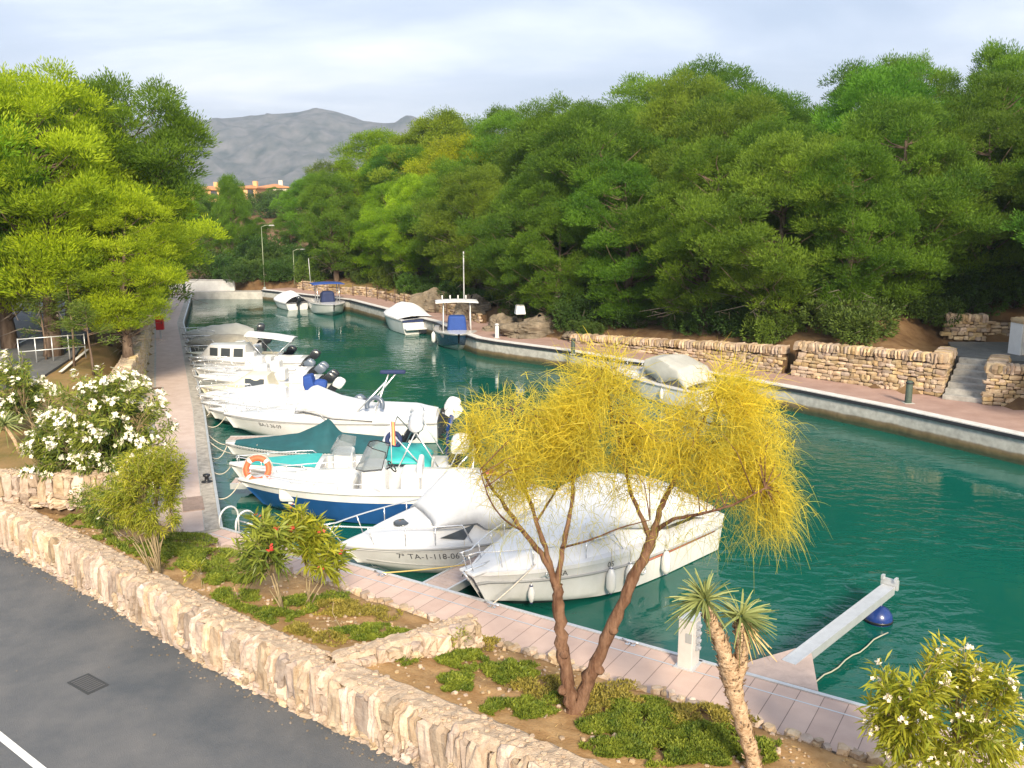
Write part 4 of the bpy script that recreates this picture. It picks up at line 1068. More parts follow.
# sword-leaved plant
L_SWORD = leaf_mat('sword_leaves', (0.13, 0.19, 0.06), (0.42, 0.45, 0.17), 0.3, rough=0.4, spec=0.4)
M_SCAR = mat('leaf_scar_trunk', (0.30, 0.19, 0.11), 0.95, scale=14, bump=1.0, bscale=40, color2=(0.58, 0.44, 0.30), spec=0.1)
def cordyline():
    base = bed_at(757, 775); Y = base.y; rd = random.Random(8); g = np.random.default_rng(8)
    root = empty('cordyline', base, 0, 'forked sword leaved plant with a scarred pale trunk beside the boardwalk', 'plant')
    P = lambda u, v, dy=0.0: aty(u, v, Y + dy) - base
    t = MB()
    def stem(uv, r):
        ps = [P(*q) for q in uv]; out = []
        for i in range(len(ps) - 1):
            for k in range(5): out.append(ps[i].lerp(ps[i + 1], k / 5))
        out.append(ps[-1]); n = len(out); rr = [r[0] + (r[1] - r[0]) * i / (n - 1) for i in range(n)]
        rr = [x * (1 + 0.14 * math.sin(i * 2.1)) for i, x in enumerate(rr)]
        t.tube(out, rr, 10)
        for i in range(n - 1):                       # old leaf bases
            d = (out[i + 1] - out[i]).normalized()
            for k in range(16):
                th = rd.random() * 6.28; a = d.orthogonal().normalized(); a.rotate(Matrix.Rotation(th, 3, d)); p = out[i].lerp(out[i + 1], rd.random()) + a * rr[i] * 0.9; s = a.cross(d) * 0.018
                e = p + a * rd.uniform(0.02, 0.045) + d * rd.uniform(0.02, 0.06); t.add([p - s, p + s, e + s * .6, e - s * .6], [(0, 1, 2, 3)])
    stem([(761, 800), (752, 755), (743, 725), (735, 695), (730, 675), (728, 660)], (0.085, 0.12))
    stem([(728, 664), (720, 640), (711, 620), (706, 605)], (0.10, 0.055))
    stem([(734, 690), (742, 660), (741, 635), (739, 622)], (0.085, 0.06))
    t.build('trunk', M_SCAR, root)
    for (u, v, n, ln, tilt) in ((705, 600, 120, 0.47, -0.12), (741, 616, 95, 0.42, 0.30)):
        c = P(u, v); d = rand_dirs(n, g); d[:, 2] = d[:, 2] * 0.75 + 0.22; d[:, 0] += tilt; d = unit(d)
        P0 = np.array(c) + d * 0.03; L_ = g.uniform(0.7, 1.1, n) * ln
        V, Q = strand_quads(P0, d, L_, np.full(n, 0.036), g.uniform(0.05, 0.40, n), 4, g)
        np_mesh('leaf_head', V, Q, L_SWORD, np.repeat(np.clip(0.45 + 0.3 * d[:, 2] + g.normal(0, .15, n), 0, 1), 4), root)
    n = 26; c = P(757, 640); pos = np.array(P(745, 622)) + g.normal(0, 0.04, (n, 3)); d = unit(g.normal(0, .35, (n, 3)) + np.array([.35, 0, -1.0]))
    V, Q = strand_quads(pos, d, g.uniform(.3, .5, n), np.full(n, 0.03), g.uniform(0, .2, n), 4, g)
    np_mesh('dead_leaves', V, Q, mat('straw', (0.52, 0.38, 0.18), 0.8, var=0.2, scale=9), None, root)
cordyline()

# oleanders
L_OLE = leaf_mat('oleander_leaves', (0.040, 0.105, 0.022), (0.36, 0.40, 0.06), 0.4, rough=0.45, spec=0.35)
L_OLE_Y = leaf_mat('yellow_oleander_leaves', (0.14, 0.21, 0.02), (0.52, 0.50, 0.05), 0.45, rough=0.45, spec=0.35)
M_CANE = mat('pale_cane', (0.27, 0.21, 0.12), 0.9, var=0.3, scale=9)
M_WFLOWER = mat('white_petals', (0.82, 0.78, 0.66), 0.6); M_PFLOWER = mat('blush_petals', (0.80, 0.70, 0.56), 0.6); M_RFLOWER = mat('red_petals', (0.62, 0.06, 0.05), 0.6)
def oleander(base, tips, label, leafm, per_tip=46, leaf=(0.15, 0.026), flowers=0.0, fm=None, fsize=0.045, fcount=7, seed=1, cane_r=0.014, group=None, bases=None, spread=0.30, fill=0):
    """tips: ends of the canes, relative to base; each carries whorls of leaves"""
    rd = random.Random(seed); g = np.random.default_rng(seed)
    root = empty('oleander', base, 0, label, 'shrub', group)
    st = MB(); P, D, Tt = [], [], []; FP = []; cen = sum((Vector(x) for x in tips), Vector()) / len(tips)
    nodes = []
    for k in range(max(2, len(tips) // 9)):
        q = Vector(rd.choice(tips)); b0 = Vector(rd.choice(bases)) if bases else Vector((rd.uniform(-.12, .12), rd.uniform(-.12, .12), -0.08)); nd = b0.lerp(q, rd.uniform(.38, .6)); nd.z = max(nd.z, b0.z + .45 * (q.z - b0.z)); nodes.append(nd)
        st.tube([b0, b0.lerp(nd, .5) + Vector((rd.uniform(-.03, .03), rd.uniform(-.03, .03), .02)), nd], [cane_r, cane_r * .85, cane_r * .6], 6)
    for i, tp in enumerate(tips):
        tp = Vector(tp); b0 = min(nodes, key=lambda q: (q - tp).length); bx = Vector(rd.choice(bases)) if bases else Vector((rd.uniform(-.12, .12), rd.uniform(-.12, .12), -0.08))
        mid = b0.lerp(tp, 0.5) + Vector((-(tp.x - b0.x) * 0.18, -(tp.y - b0.y) * 0.18, 0.06)); pts = [b0, b0.lerp(mid, .5), mid, mid.lerp(tp, .55) + Vector((0, 0, .03)), tp]
        st.tube(pts, [cane_r * .5, cane_r * .45, cane_r * .4, cane_r * .3, cane_r * .2], 5)
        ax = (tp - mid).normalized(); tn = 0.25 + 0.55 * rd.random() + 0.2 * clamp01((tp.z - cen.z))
        m = per_tip
        for k in range(m):
            f = rd.random() ** 0.7; q = mid.lerp(tp, 0.15 + 0.85 * f) if f < 0.9 else tp
            a = ax.orthogonal(); a.rotate(Matrix.Rotation(rd.random() * 6.28, 3, ax)); d = (ax * rd.uniform(0.15, 1.2) + a.normalized() * 0.9)
            P.append(tuple(Vector(q) + a * 0.01 + Vector((rd.gauss(0, spread * .1), rd.gauss(0, spread * .1), rd.gauss(0, spread * .1))))); D.append(tuple(d.normalized())); Tt.append(clamp01(tn + rd.gauss(0, .14)))
        if rd.random() < flowers: FP.append((tp + ax * 0.04, ax))
    for k in range(fill):                                  # inner leaves
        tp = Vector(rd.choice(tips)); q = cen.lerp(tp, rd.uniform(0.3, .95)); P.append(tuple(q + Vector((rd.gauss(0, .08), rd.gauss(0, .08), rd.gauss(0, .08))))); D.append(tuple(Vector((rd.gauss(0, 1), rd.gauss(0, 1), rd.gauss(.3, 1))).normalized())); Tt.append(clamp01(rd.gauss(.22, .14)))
    st.build('stem', M_CANE, root)
    n = len(P); V, Q = leaf_quads(np.array(P), np.array(D), g.uniform(.75, 1.25, n) * leaf[0], leaf[1], g.uniform(0, .3, n), g)
    np_mesh('foliage', V, Q, leafm, np.array(Tt), root)
    if FP:
        fl = MB()
        for c, ax in FP:
            for k in range(rd.randrange(max(2, fcount - 3), fcount + 4)):
                o = c + Vector((rd.gauss(0, 1), rd.gauss(0, 1), rd.gauss(0, 1))) * fsize * 0.95; nrm = (ax + Vector((rd.gauss(0, .6), rd.gauss(0, .6), rd.gauss(.2, .5)))).normalized(); e = nrm.orthogonal().normalized(); f2 = nrm.cross(e)
                for p in range(5):
                    a0 = p * 1.2566; u_ = e * math.cos(a0) + f2 * math.sin(a0); w_ = -e * math.sin(a0) + f2 * math.cos(a0)
                    fl.add([o, o + u_ * fsize * .6 + w_ * fsize * .36 + nrm * .008, o + u_ * fsize + nrm * .012, o + u_ * fsize * .6 - w_ * fsize * .36 + nrm * .008], [(0, 1, 2, 3)])
        fl.build('flowers', fm, root)
    return root
def tips_in(base, ells, seed, shell=0.35):
    """cane tips inside ellipses given in the photo: (u, v, ru, rv, depth radius, y, count)"""
    rd = random.Random(seed); out = []
    for (u, v, ru, rv, dp, y, n) in ells:
        for _ in range(n):
            while True:
                a, b, c = (rd.uniform(-1, 1) for _ in range(3)); s = a * a + b * b + c * c
                if shell < s < 1: break
            out.append(aty(u + a * ru, v + b * rv, y + c * dp) - base)
    return out
b = Vector((-9.45, 20.3, 1.45))
oleander(b, tips_in(b, [(98, 426, 80, 62, 1.0, 20.3, 190), (60, 455, 48, 42, .9, 20.1, 70), (122, 465, 46, 38, .8, 20.0, 70)], 11, .25), 'big bushy oleander covered in white flowers above the low stone wall', L_OLE, 52, (0.17, 0.030), 0.75, M_WFLOWER, 0.055, 9, 11, 0.02, fill=4200)
b = Vector((-13.0, 24.0, 1.75))
oleander(b, tips_in(b, [(14, 392, 30, 40, .7, 24, 46), (36, 400, 20, 26, .6, 24.2, 22)], 12, .2), 'white flowering oleander at the left edge in front of the parking', L_OLE, 46, (0.17, 0.032), 0.6, M_WFLOWER, 0.06, 9, 12, 0.02, fill=1500)
b = bed_at(157, 577)
oleander(b, tips_in(b, [(148, 490, 46, 46, .6, b.y, 120), (162, 462, 26, 24, .45, b.y, 45), (118, 500, 30, 26, .5, b.y + .2, 40)], 13, .2), 'yellow green bushy oleander without flowers on two thin pale stems', L_OLE_Y, 58, (0.11, 0.016), 0.0, None, seed=13, cane_r=0.014, bases=[(-0.06, 0, -.06), (0.06, 0.02, -.06)], fill=2600)
b = bed_at(140, 545)
oleander(b, tips_in(b, [(120, 508, 30, 26, .45, b.y, 40), (90, 500, 20, 18, .4, b.y, 16)], 14, .2), 'low dark green oleander half behind the yellow green one', L_OLE, 44, (0.13, 0.022), 0.1, M_WFLOWER, 0.045, 4, 14, 0.012, fill=700)
b = bed_at(284, 612)
oleander(b, tips_in(b, [(262, 540, 40, 26, .5, b.y, 26), (250, 560, 32, 18, .4, b.y, 12)], 15, .25), 'young oleander with red flowers on one slanting pale stem', L_OLE, 34, (0.27, 0.040), 0.14, M_RFLOWER, 0.035, 5, 15, 0.018, bases=[(0, 0, -.06)])
b = bed_at(302, 606)
oleander(b, tips_in(b, [(302, 535, 22, 22, .4, b.y, 18), (325, 552, 24, 26, .4, b.y, 20), (297, 515, 8, 8, .2, b.y, 3)], 16, .25), 'young oleander with red flowers and yellowish leaves near the boardwalk', L_OLE_Y, 34, (0.26, 0.038), 0.16, M_RFLOWER, 0.035, 5, 16, 0.016, bases=[(0, 0, -.06), (.12, .05, -.06)])
b = bed_at(205, 588)
oleander(b, [(-.25, 0, .35), (-.35, .1, .5), (-.15, -.05, .48), (-.3, -.1, .3), (-.1, .1, .4)], 'small leafy oleander shoot between the two young flowering ones and the yellow green bush', L_OLE_Y, 26, (0.13, 0.022), seed=17, cane_r=0.008)
b = Vector((5.05, 9.55, 0.8))
oleander(b, tips_in(b, [(940, 712, 62, 55, .55, 9.5, 58), (952, 655, 16, 16, .3, 9.5, 9), (985, 672, 24, 22, .4, 9.5, 14), (888, 690, 18, 34, .35, 9.5, 13), (875, 725, 16, 22, .3, 9.5, 6), (985, 755, 45, 40, .5, 9.4, 30), (920, 765, 50, 30, .5, 9.5, 26), (1010, 690, 20, 30, .3, 9.4, 10)], 18, .10), 'oleander with pale pink white flowers beside the end of the boardwalk', L_OLE_Y, 40, (0.18, 0.026), 0.55, M_PFLOWER, 0.028, 4, 18, 0.013, fill=60)
# thin shoots and a small yucca
b = bed_at(462, 657)
oleander(b, [(-.04, 0, .42), (.06, .02, .40), (-.1, .03, .34), (.12, -.02, .33), (0, .05, .48), (-.15, 0, .28)], 'spindly pale green seedling alone in the second bed', L_OLE_Y, 16, (0.07, 0.014), seed=19, cane_r=0.006)
b = bed_at(345, 632)
sh = empty('bare_shoot', b, 0, 'leafless pale cane leaning over the ground cover near the divider', 'plant')
m_ = MB(); m_.tube([(0, 0, -.05), (-.12, .02, .16), (-.20, .02, .34), (-.17, .0, .55)], [.012, .010, .008, .004], 6); m_.tube([(-.12, .02, .16), (-.26, -.02, .22), (-.42, -.05, .20)], [.008, .006, .003], 5); m_.build('cane', M_CANE, sh)
yu = empty('yucca', at(20, 452, 1.75), 0, 'small palm like yucca on a thin stem at the left edge', 'plant')
m_ = MB(); m_.tube([(0, 0, -.1), (-.1, 0, .3), (-.32, 0, .72)], [.05, .045, .04], 8); m_.build('trunk', M_SCAR, yu)
g = np.random.default_rng(5); d = rand_dirs(90, g); d[:, 2] = d[:, 2] * .7 + .3; d = unit(d); V, Q = strand_quads(np.array([-.32, 0, .74]) + d * .02, d, g.uniform(.4, .6, 90), np.full(90, .045), g.uniform(.1, .5, 90), 4, g)
np_mesh('leaf_head', V, Q, L_SWORD, np.repeat(g.uniform(.1, .7, 90), 4), yu)

# ---- creeping ground cover
L_COVER = leaf_mat('creeping_leaves', (0.075, 0.130, 0.018), (0.30, 0.34, 0.04), 0.35)
L_COVER_Y = leaf_mat('dry_creeping_leaves', (0.16, 0.15, 0.03), (0.42, 0.34, 0.07), 0.3)
def cover(patches, m, seed, name='ground_cover'):
    g = np.random.default_rng(seed); P, D, T = [], [], []
    for (u, v, ru, rv, dens) in patches:
        n = int(dens * ru * rv * 1.6)
        for _ in range(n):
            a, r = g.uniform(0, 6.283), math.sqrt(g.random())
            w = 0.72 + 0.42 * mnoise.noise((math.cos(a) * 1.7 + u, math.sin(a) * 1.7 + v, seed))
            q = at(u + math.cos(a) * r * ru * w * 1.25, v + math.sin(a) * r * rv * w * 1.25, 1.0)
            h = bed_height(q.x, q.y); k = (CAM_H - h) / (CAM_H - 1.0); x, y = q.x * k, q.y * k
            if mnoise.noise((x * 3.5, y * 3.5, seed)) < -0.22 or pl_dist((x, y), WALL_OUT)[0] < .68: continue
            P.append((x, y, h + 0.11 * (1 - r * r) * g.random() + 0.005)); D.append((g.normal(0, .7), g.normal(0, .7), .75)); T.append(clamp01(.45 + .5 * mnoise.noise((x * 4, y * 4, 2)) + g.normal(0, .15)))
    n = len(P); V, Q = leaf_quads(np.array(P), unit(np.array(D)), g.uniform(.04, .085, n), .022, .1, g)
    tag(np_mesh(name, V, Q, m, np.array(T)), kind='stuff')
cover([(100, 522, 40, 10, 10), (110, 548, 38, 16, 9), (165, 553, 42, 12, 10), (205, 558, 34, 11, 10), (225, 580, 30, 8, 10), (185, 540, 30, 9, 8), (232, 597, 26, 8, 10), (237, 612, 24, 6, 10), (300, 605, 30, 10, 10), (278, 617, 26, 8, 10), (372, 634, 36, 9, 12), (205, 568, 40, 6, 8), (150, 590, 18, 6, 8), (262, 632, 12, 4, 8), (335, 598, 16, 6, 7)], L_COVER, 1)
cover([(463, 660, 24, 10, 12), (455, 684, 20, 11, 13), (518, 710, 38, 11, 12), (508, 672, 30, 12, 10), (640, 722, 62, 22, 11), (690, 750, 60, 22, 10), (620, 745, 40, 16, 10), (405, 660, 16, 6, 9), (760, 752, 30, 12, 7), (560, 700, 20, 6, 8), (705, 735, 40, 12, 9)], L_COVER, 2)
cover([(340, 610, 36, 10, 6), (298, 632, 18, 7, 9), (385, 615, 20, 7, 5), (130, 568, 40, 10, 3), (330, 640, 20, 8, 3), (545, 690, 40, 14, 3), (600, 700, 50, 18, 3), (700, 720, 60, 15, 3), (480, 645, 20, 8, 4)], L_COVER_Y, 3)
pl = bed_at(713, 742); o = empty('weed', pl, 0, 'tiny bright green weed near the foot of the sword leaved plant', 'plant')
g = np.random.default_rng(4); d = rand_dirs(14, g); d[:, 2] = np.abs(d[:, 2]) + .5; V, Q = leaf_quads(np.zeros((14, 3)), unit(d), g.uniform(.10, .18, 14), .04, .15, g); np_mesh('leaves', V, Q, leaf_mat('fresh_green', (.14, .28, .02), (.2, .36, .03)), g.random(14), o)

# ---- litter and grit
def scatter(name, pts, r0, r1, m, seed):
    rd = random.Random(seed); b = MB()
    for (x, y, z) in pts:
        r = rd.uniform(r0, r1); a = rd.random() * 3.14; ex = Vector((math.cos(a), math.sin(a), 0)); add_stone(b, (x, y, z + r * .3), ex * r, Vector((-ex.y, ex.x, 0)) * r * rd.uniform(.6, 1), Vector((0, 0, r * rd.uniform(.4, .8))), 2, .35, .6)
    tag(b.build(name, m), kind='stuff')
rd = random.Random(77); pts = []
while len(pts) < 1500:
    i, a = rd.randrange(20, NB - 1), rd.uniform(.08, .95); p = wa[i].lerp(qa[i], a); x, y = p.x + rd.uniform(-.1, .1), p.y + rd.uniform(-.1, .1)
    if mnoise.noise((x * 1.5, y * 1.5, 4)) > -.1: pts.append((x, y, bed_height(x, y)))
scatter('gravel', pts, .010, .035, mat('bed_gravel', (.30, .21, .13), .95, island=.3, color2=(.48, .36, .25), scale=9), 5)
pts = []; Lw = polyline_len(WALL_OUT)[-1]
for _ in range(420):
    s = rd.uniform(2, Lw - 3); p, t = along(WALL_OUT, s); d = abs(rd.gauss(0, .14)) + .10; pts.append((p.x + t.y * d, p.y - t.x * d, Z_ROAD))
for _ in range(60):
    s = rd.uniform(2, Lw - 3); p, t = along(WALL_OUT, s); d = rd.uniform(.2, 4); pts.append((p.x + t.y * d, p.y - t.x * d, Z_ROAD))
scatter('grit', pts, .006, .022, mat('road_grit', (.17, .14, .11), .95, island=.3), 6)
n = 2600; g = np.random.default_rng(12); P = []
while len(P) < n:
    i, a = int(g.integers(10, NB - 1)), g.uniform(.05, .97); p = wa[i].lerp(qa[i], a); x, y = p.x + g.normal(0, .1), p.y + g.normal(0, .1); P.append((x, y, bed_height(x, y) + .012))
d = g.normal(0, 1, (n, 3)); d[:, 2] = g.normal(0.05, .15, n)
V, Q = leaf_quads(np.array(P), unit(d), g.uniform(.04, .11, n), .014, 0, g); tag(np_mesh('leaf_litter', V, Q, leaf_mat('dry_litter', (.16, .09, .04), (.50, .36, .17), .1), g.random(n)), kind='stuff')
# ------------------------------------------------------------------ boats
G_WHITE = mat('white_gelcoat', (0.70, 0.71, 0.73), 0.22, scale=2.2, coat=0.3, color2=(0.60, 0.60, 0.60), stretch=(1, 1, .35), detail=8)
G_CREAM = mat('cream_gelcoat', (0.74, 0.68, 0.52), 0.3, var=0.06, scale=2.5, coat=0.3)
G_GREY = mat('grey_hull', (0.42, 0.45, 0.47), 0.35, var=0.1, scale=2.5)
G_BLUE = mat('blue_hull', (0.012, 0.062, 0.20), 0.18, var=0.15, scale=1.5, coat=0.5)
G_NAVY = mat('navy_hull', (0.018, 0.05, 0.10), 0.2, var=0.15, scale=2, coat=0.4)
G_BOTTOM = mat('antifouling', (0.03, 0.045, 0.05), 0.7, var=0.3, scale=4)
G_BLUEBOT = mat('blue_antifouling', (0.02, 0.06, 0.16), 0.7, var=0.3, scale=4)
G_TURQ = mat('turquoise_vinyl', (0.03, 0.42, 0.40), 0.5, var=0.1, scale=4)
F_WHITE = mat('white_canvas', (0.64, 0.66, 0.69), 0.8, var=0.06, scale=2.0, bump=0.9, bscale=4)
F_GREY = mat('grey_canvas', (0.40, 0.40, 0.37), 0.85, var=0.12, scale=2.0, bump=0.5, bscale=5)
F_TEAL = mat('teal_tarp', (0.010, 0.080, 0.095), 0.7, var=0.2, scale=2.0, bump=0.6, bscale=5)
F_BLUE = mat('blue_canvas', (0.012, 0.055, 0.26), 0.75, var=0.15, scale=3, bump=0.4, bscale=6)
F_DBLUE = mat('dark_blue_canvas', (0.012, 0.025, 0.09), 0.75, var=0.2, scale=3, bump=0.4, bscale=6)
F_TAN = mat('tan_canvas', (0.36, 0.33, 0.27), 0.85, var=0.15, scale=2.5, bump=0.5, bscale=5)
M_SEAT = mat('white_vinyl', (0.72, 0.72, 0.70), 0.5, var=0.08, scale=5)
M_TINT = mat('tinted_window', (0.05, 0.06, 0.07), 0.08)
M_GLASSY = mat('smoked_screen', (0.30, 0.33, 0.35), 0.05)
_t = M_GLASSY.node_tree; _x = _n(_t, 'ShaderNodeMixShader'); _x.inputs[0].default_value = .62; _tr = _n(_t, 'ShaderNodeBsdfTransparent'); _tr.inputs[0].default_value = (.85, .88, .9, 1)
_t.links.new(_t.nodes['Principled BSDF'].outputs[0], _x.inputs[1]); _t.links.new(_tr.outputs[0], _x.inputs[2]); _t.links.new(_x.outputs[0], _t.nodes['Material Output'].inputs[0])
M_MOTOR_D = mat('dark_cowling', (0.02, 0.024, 0.032), 0.3, coat=0.4)
M_MOTOR_G = mat('grey_blue_cowling', (0.10, 0.13, 0.18), 0.35, coat=0.4)
M_LETTER = mat('dark_lettering', (0.05, 0.055, 0.07), 0.6)
M_RUB = mat('grey_rub_rail', (0.30, 0.31, 0.32), 0.6)
M_ROPE = mat('pale_rope', (0.55, 0.50, 0.42), 0.9, var=0.2, scale=30)
M_RBLUE = mat('blue_rope', (0.05, 0.10, 0.25), 0.9)

class Hull:
    def __init__(s, L, B, fs, fb, full=2.3, s0=0.35, stern=0.92, draft=0.32, chine_up=0.42, rake=0.10, blunt=0.03, flare=0.86):
        s.L, s.B, s.fs, s.fb, s.full, s.s0, s.stern, s.draft, s.cu, s.rake, s.blunt, s.flare = L, B, fs, fb, full, s0, stern, draft, chine_up, rake, blunt, flare
    def bg(s, u):
        f = 1.0 if u < s.s0 else max(0.0, 1 - ((u - s.s0) / (1 - s.s0)) ** s.full)
        f *= s.stern + (1 - s.stern) * min(1, u / 0.3)
        return max(s.blunt, s.B / 2 * f)
    def zg(s, u): return s.fs + (s.fb - s.fs) * u ** 1.7
    def zc(s, u): return 0.02 + s.cu * s.fb * max(0, (u - 0.35) / 0.65) ** 2.2
    def bc(s, u): return max(s.blunt * .5, s.bg(u) * (s.flare - 0.45 * max(0, (u - .4) / .6) ** 2))
    def zk(s, u): return -s.draft + (s.draft + s.zg(1) * 0.55) * max(0, (u - 0.62) / 0.38) ** 2.4
    def xs(s, u, z):
        zt = s.zg(u); k = clamp01((zt - z) / (s.zg(1) + s.draft))
        return s.L * (u - 0.5) - s.rake * s.L * k * u ** 3
    def side(s, u, t):
        """t: 0 chine .. 1 gunwale, port side"""
        z = s.zc(u) + (s.zg(u) - s.zc(u)) * t
        return Vector((s.xs(u, z), s.bc(u) + (s.bg(u) - s.bc(u)) * t ** 0.8, z))
    def build(s, root, mats, band=None, name='hull'):
        """mats: topsides, bottom, band; band=(t0, t1) colours that strip of the topsides with mats[2]"""
        ts = [0, .14, .3, .45, .58, .70, .80, .9, 1.0]; us = [0, .06, .14, .22, .3, .38, .46, .54, .62, .68, .74, .79, .84, .88, .92, .95, .975, .99, 1.0]
        m = MB(); rows = []
        for u in us:
            r = [Vector((s.xs(u, s.zk(u)), 0, s.zk(u)))] + [s.side(u, t) for t in ts]; rows.append(r)
        for sg in (1, -1):
            V = [Vector((p.x, p.y * sg, p.z)) for r in rows for p in r]; n = len(ts) + 1
            F, MI = [], []
            for i in range(len(us) - 1):
                for j in range(n - 1):
                    f = (i * n + j, (i + 1) * n + j, (i + 1) * n + j + 1, i * n + j + 1); F.append(f if sg < 0 else f[::-1])
                    if j == 0: MI.append(1)
                    else:
                        tm = (ts[j - 1] + ts[j]) / 2; MI.append(2 if band and band[0] <= tm <= band[1] else 0)
            o = len(m.v); m.v += [tuple(p) for p in V]; m.f += [tuple(a + o for a in f) for f in F]; m.m += MI; m.smooth += [True] * len(F)
        r = rows[0]; tr = [p for p in r[::-1]] + [Vector((p.x, -p.y, p.z)) for p in r[1:]]
        m.add(tr, [tuple(range(len(tr)))], 0)
        return m.build(name, mats, root, sharp=40)
    def deck(s, root, material, hfun=None, name='deck', us=None, ts=None, off=0.0, edge=True):
        us = us or [i / 60 for i in range(61)]; ts = ts or [i / 14 - 1 for i in range(29)]
        m = MB()
        def f(u, t):
            z = s.zg(u) + 0.03 + off + 0.05 * s.bg(u) * (1 - t * t)
            if hfun: z += hfun(u, t)
            return (s.xs(u, s.zg(u)), (s.bg(u) + 0.012) * t, z)
        m.grid(lambda u, t: f(u, t), 0, 0, us=us, vs_=ts)
        if edge:
            for sg in (1, -1):
                V = []
                for u in us: p = f(u, sg); V += [p, (p[0], p[1] * 1.0, s.zg(u) - 0.05)]
                m.add(V, [((2 * i, 2 * i + 1, 2 * i + 3, 2 * i + 2)) for i in range(len(us) - 1)], 0, True)
        return m.build(name, material, root, sharp=38)
    def rub(s, root, material=None, r=0.028, t=1.0):
        m = MB()
        for sg in (1, -1): m.tube([Vector((s.side(u, t).x, (s.side(u, t).y + 0.01) * sg, s.side(u, t).z - 0.005)) for u in [i / 24 for i in range(25)]], r, 6)
        return m.build('rub_rail', material or M_RUB, root)
    def rail(s, root, u0=0.55, h=0.32, inset=0.10, r=0.016, posts=4, over=0.12, u1=1.0):
        m = MB(); top = []
        us = [u0 + (u1 - u0) * i / 12 for i in range(13)]
        def pt(u, sg, k): return Vector((s.xs(u, s.zg(u)) + over * k * max(0, (u - .8) / .2), (max(s.bg(u) - inset, 0.10)) * sg, s.zg(u) + 0.06 + h * k))
        L_ = [pt(us[0], 1, 0)] + [pt(u, 1, 1) for u in us[1:]]; R_ = [pt(u, -1, 1) for u in us[1:]][::-1] + [pt(us[0], -1, 0)]
        m.tube(L_ + R_, r, 6)
        for sg in (1, -1):
            for i in range(posts): u = us[0] + (us[-1] - us[0]) * (0.3 + 0.68 * i / max(1, posts - 1)); m.tube([pt(u, sg, 0), pt(u, sg, 1)], r * .8, 5)
        return m.build('bow_rail', M_STEEL_B, root)
    def text(s, root, txt, u0, z_frac, h, material, name='registration_lettering', sp=1.0):
        cu = bpy.data.curves.new('tmp', 'FONT'); cu.body = txt; cu.size = h * 1.38; cu.space_character = sp
        ob = bpy.data.objects.new('tmp', cu); COL.objects.link(ob); dg = bpy.context.evaluated_depsgraph_get(); dg.update()
        me = bpy.data.meshes.new_from_object(ob.evaluated_get(dg)); bpy.data.objects.remove(ob); bpy.data.curves.remove(cu)
        z0 = None
        for v in me.vertices:
            u = u0 - v.co.x / s.L; t = clamp01(z_frac + v.co.y / max(.1, s.zg(u) - s.zc(u)))
            p = s.side(u, t); q = s.side(u - 0.01, t); e = s.side(u, min(1, t + .05)) - s.side(u, max(0, t - .05)); n = (q - p).cross(e).normalized()
            if n.y < 0: n = -n
            v.co = p + n * 0.006
        me.materials.clear(); me.materials.append(material); o = bpy.data.objects.new(name, me); COL.objects.link(o); o.parent = root; return o
M_STEEL_B = mat('polished_rail', (0.80, 0.81, 0.82), 0.25, metal=0.75)

def outboard(root, x, y, z, material, tilt=0.0, sc=1.0, name='outboard_motor'):
    c = MB(); Rm = Matrix.Rotation(-tilt, 3, 'Y')
    def f(a, b):
        th = 2 * math.pi * a; zz = [0, 0.02, .12, .30, .42, .47, .48][min(6, int(round(b * 6)))]; rr = [.0, .13, .165, .165, .14, .08, 0][min(6, int(round(b * 6)))]
        ce, se = math.cos(th), math.sin(th); k = 1 / max(abs(ce), abs(se)) ** 0.6
        return Rm @ Vector(((ce * rr * k * 1.35 - .10 - zz * .15) * sc, se * rr * k * .95 * sc, (zz + .22) * sc))
    c.grid(f, 17, 7); o = c.build(name, material, root, sharp=50); o.location = (x, y, z)
    l = MB(); l.box(Rm @ Vector((-.08 * sc, 0, -.12 * sc)), (.16 * sc, .10 * sc, .75 * sc), rot=Rm); l.box(Rm @ Vector((-.14 * sc, 0, -.42 * sc)), (.34 * sc, .20 * sc, .02), rot=Rm); l.tube([Rm @ Vector((-.26 * sc, 0, -.58 * sc)), Rm @ Vector((.10 * sc, 0, -.58 * sc))], [.055 * sc, .03 * sc], 8)
    l.box(Rm @ Vector((.06 * sc, 0, .08 * sc)), (.16 * sc, .22 * sc, .3 * sc), rot=Rm); l.build('motor_leg', M_MOTOR_D, o)
    p = MB()
    for k in range(3):
        a = k * 2.094; d = Vector((0, math.cos(a), math.sin(a))); e = Vector((.35, -math.sin(a), math.cos(a))).normalized(); q = Vector((-.28, 0, -.58)); P0 = [q + d * .03 - e * .02, q + d * .12 - e * .06, q + d * .16, q + d * .12 + e * .06, q + d * .03 + e * .02]
        p.add([Rm @ (v * sc) for v in P0], [(0, 1, 2, 3, 4)])
    p.build('propeller', M_MOTOR_G, o)
    return o
def rbox(root, name, c, size, m, rz=0, bev=0.03, taper=1.0, rot=None):
    b = MB(); b.box(c, size, rz, 0, taper, rot); return b.build(name, m, root, bevel=bev)
def cockpit(u0, u1, tw, depth, cab=None, cabw=(0.62, 0.84), inner=None):
    """height function of a deck: a sunk cockpit between u0 and u1 plus a cabin profile"""
    def f(u, t):
        z = 0.0
        if cab:
            h = interp(u, cab); k = 1 - sstep(cabw[0], cabw[1], abs(t)); z += h * k
        if u0 < u < u1 and abs(t) < tw: z = -depth
        return z
    return f
def grid_lines(*cuts, n=60, lo=0.0, hi=1.0):
    a = set(lo + (hi - lo) * i / n for i in range(n + 1))
    for c in cuts: a |= {c - 1e-4, c + 1e-4}
    return sorted(a)
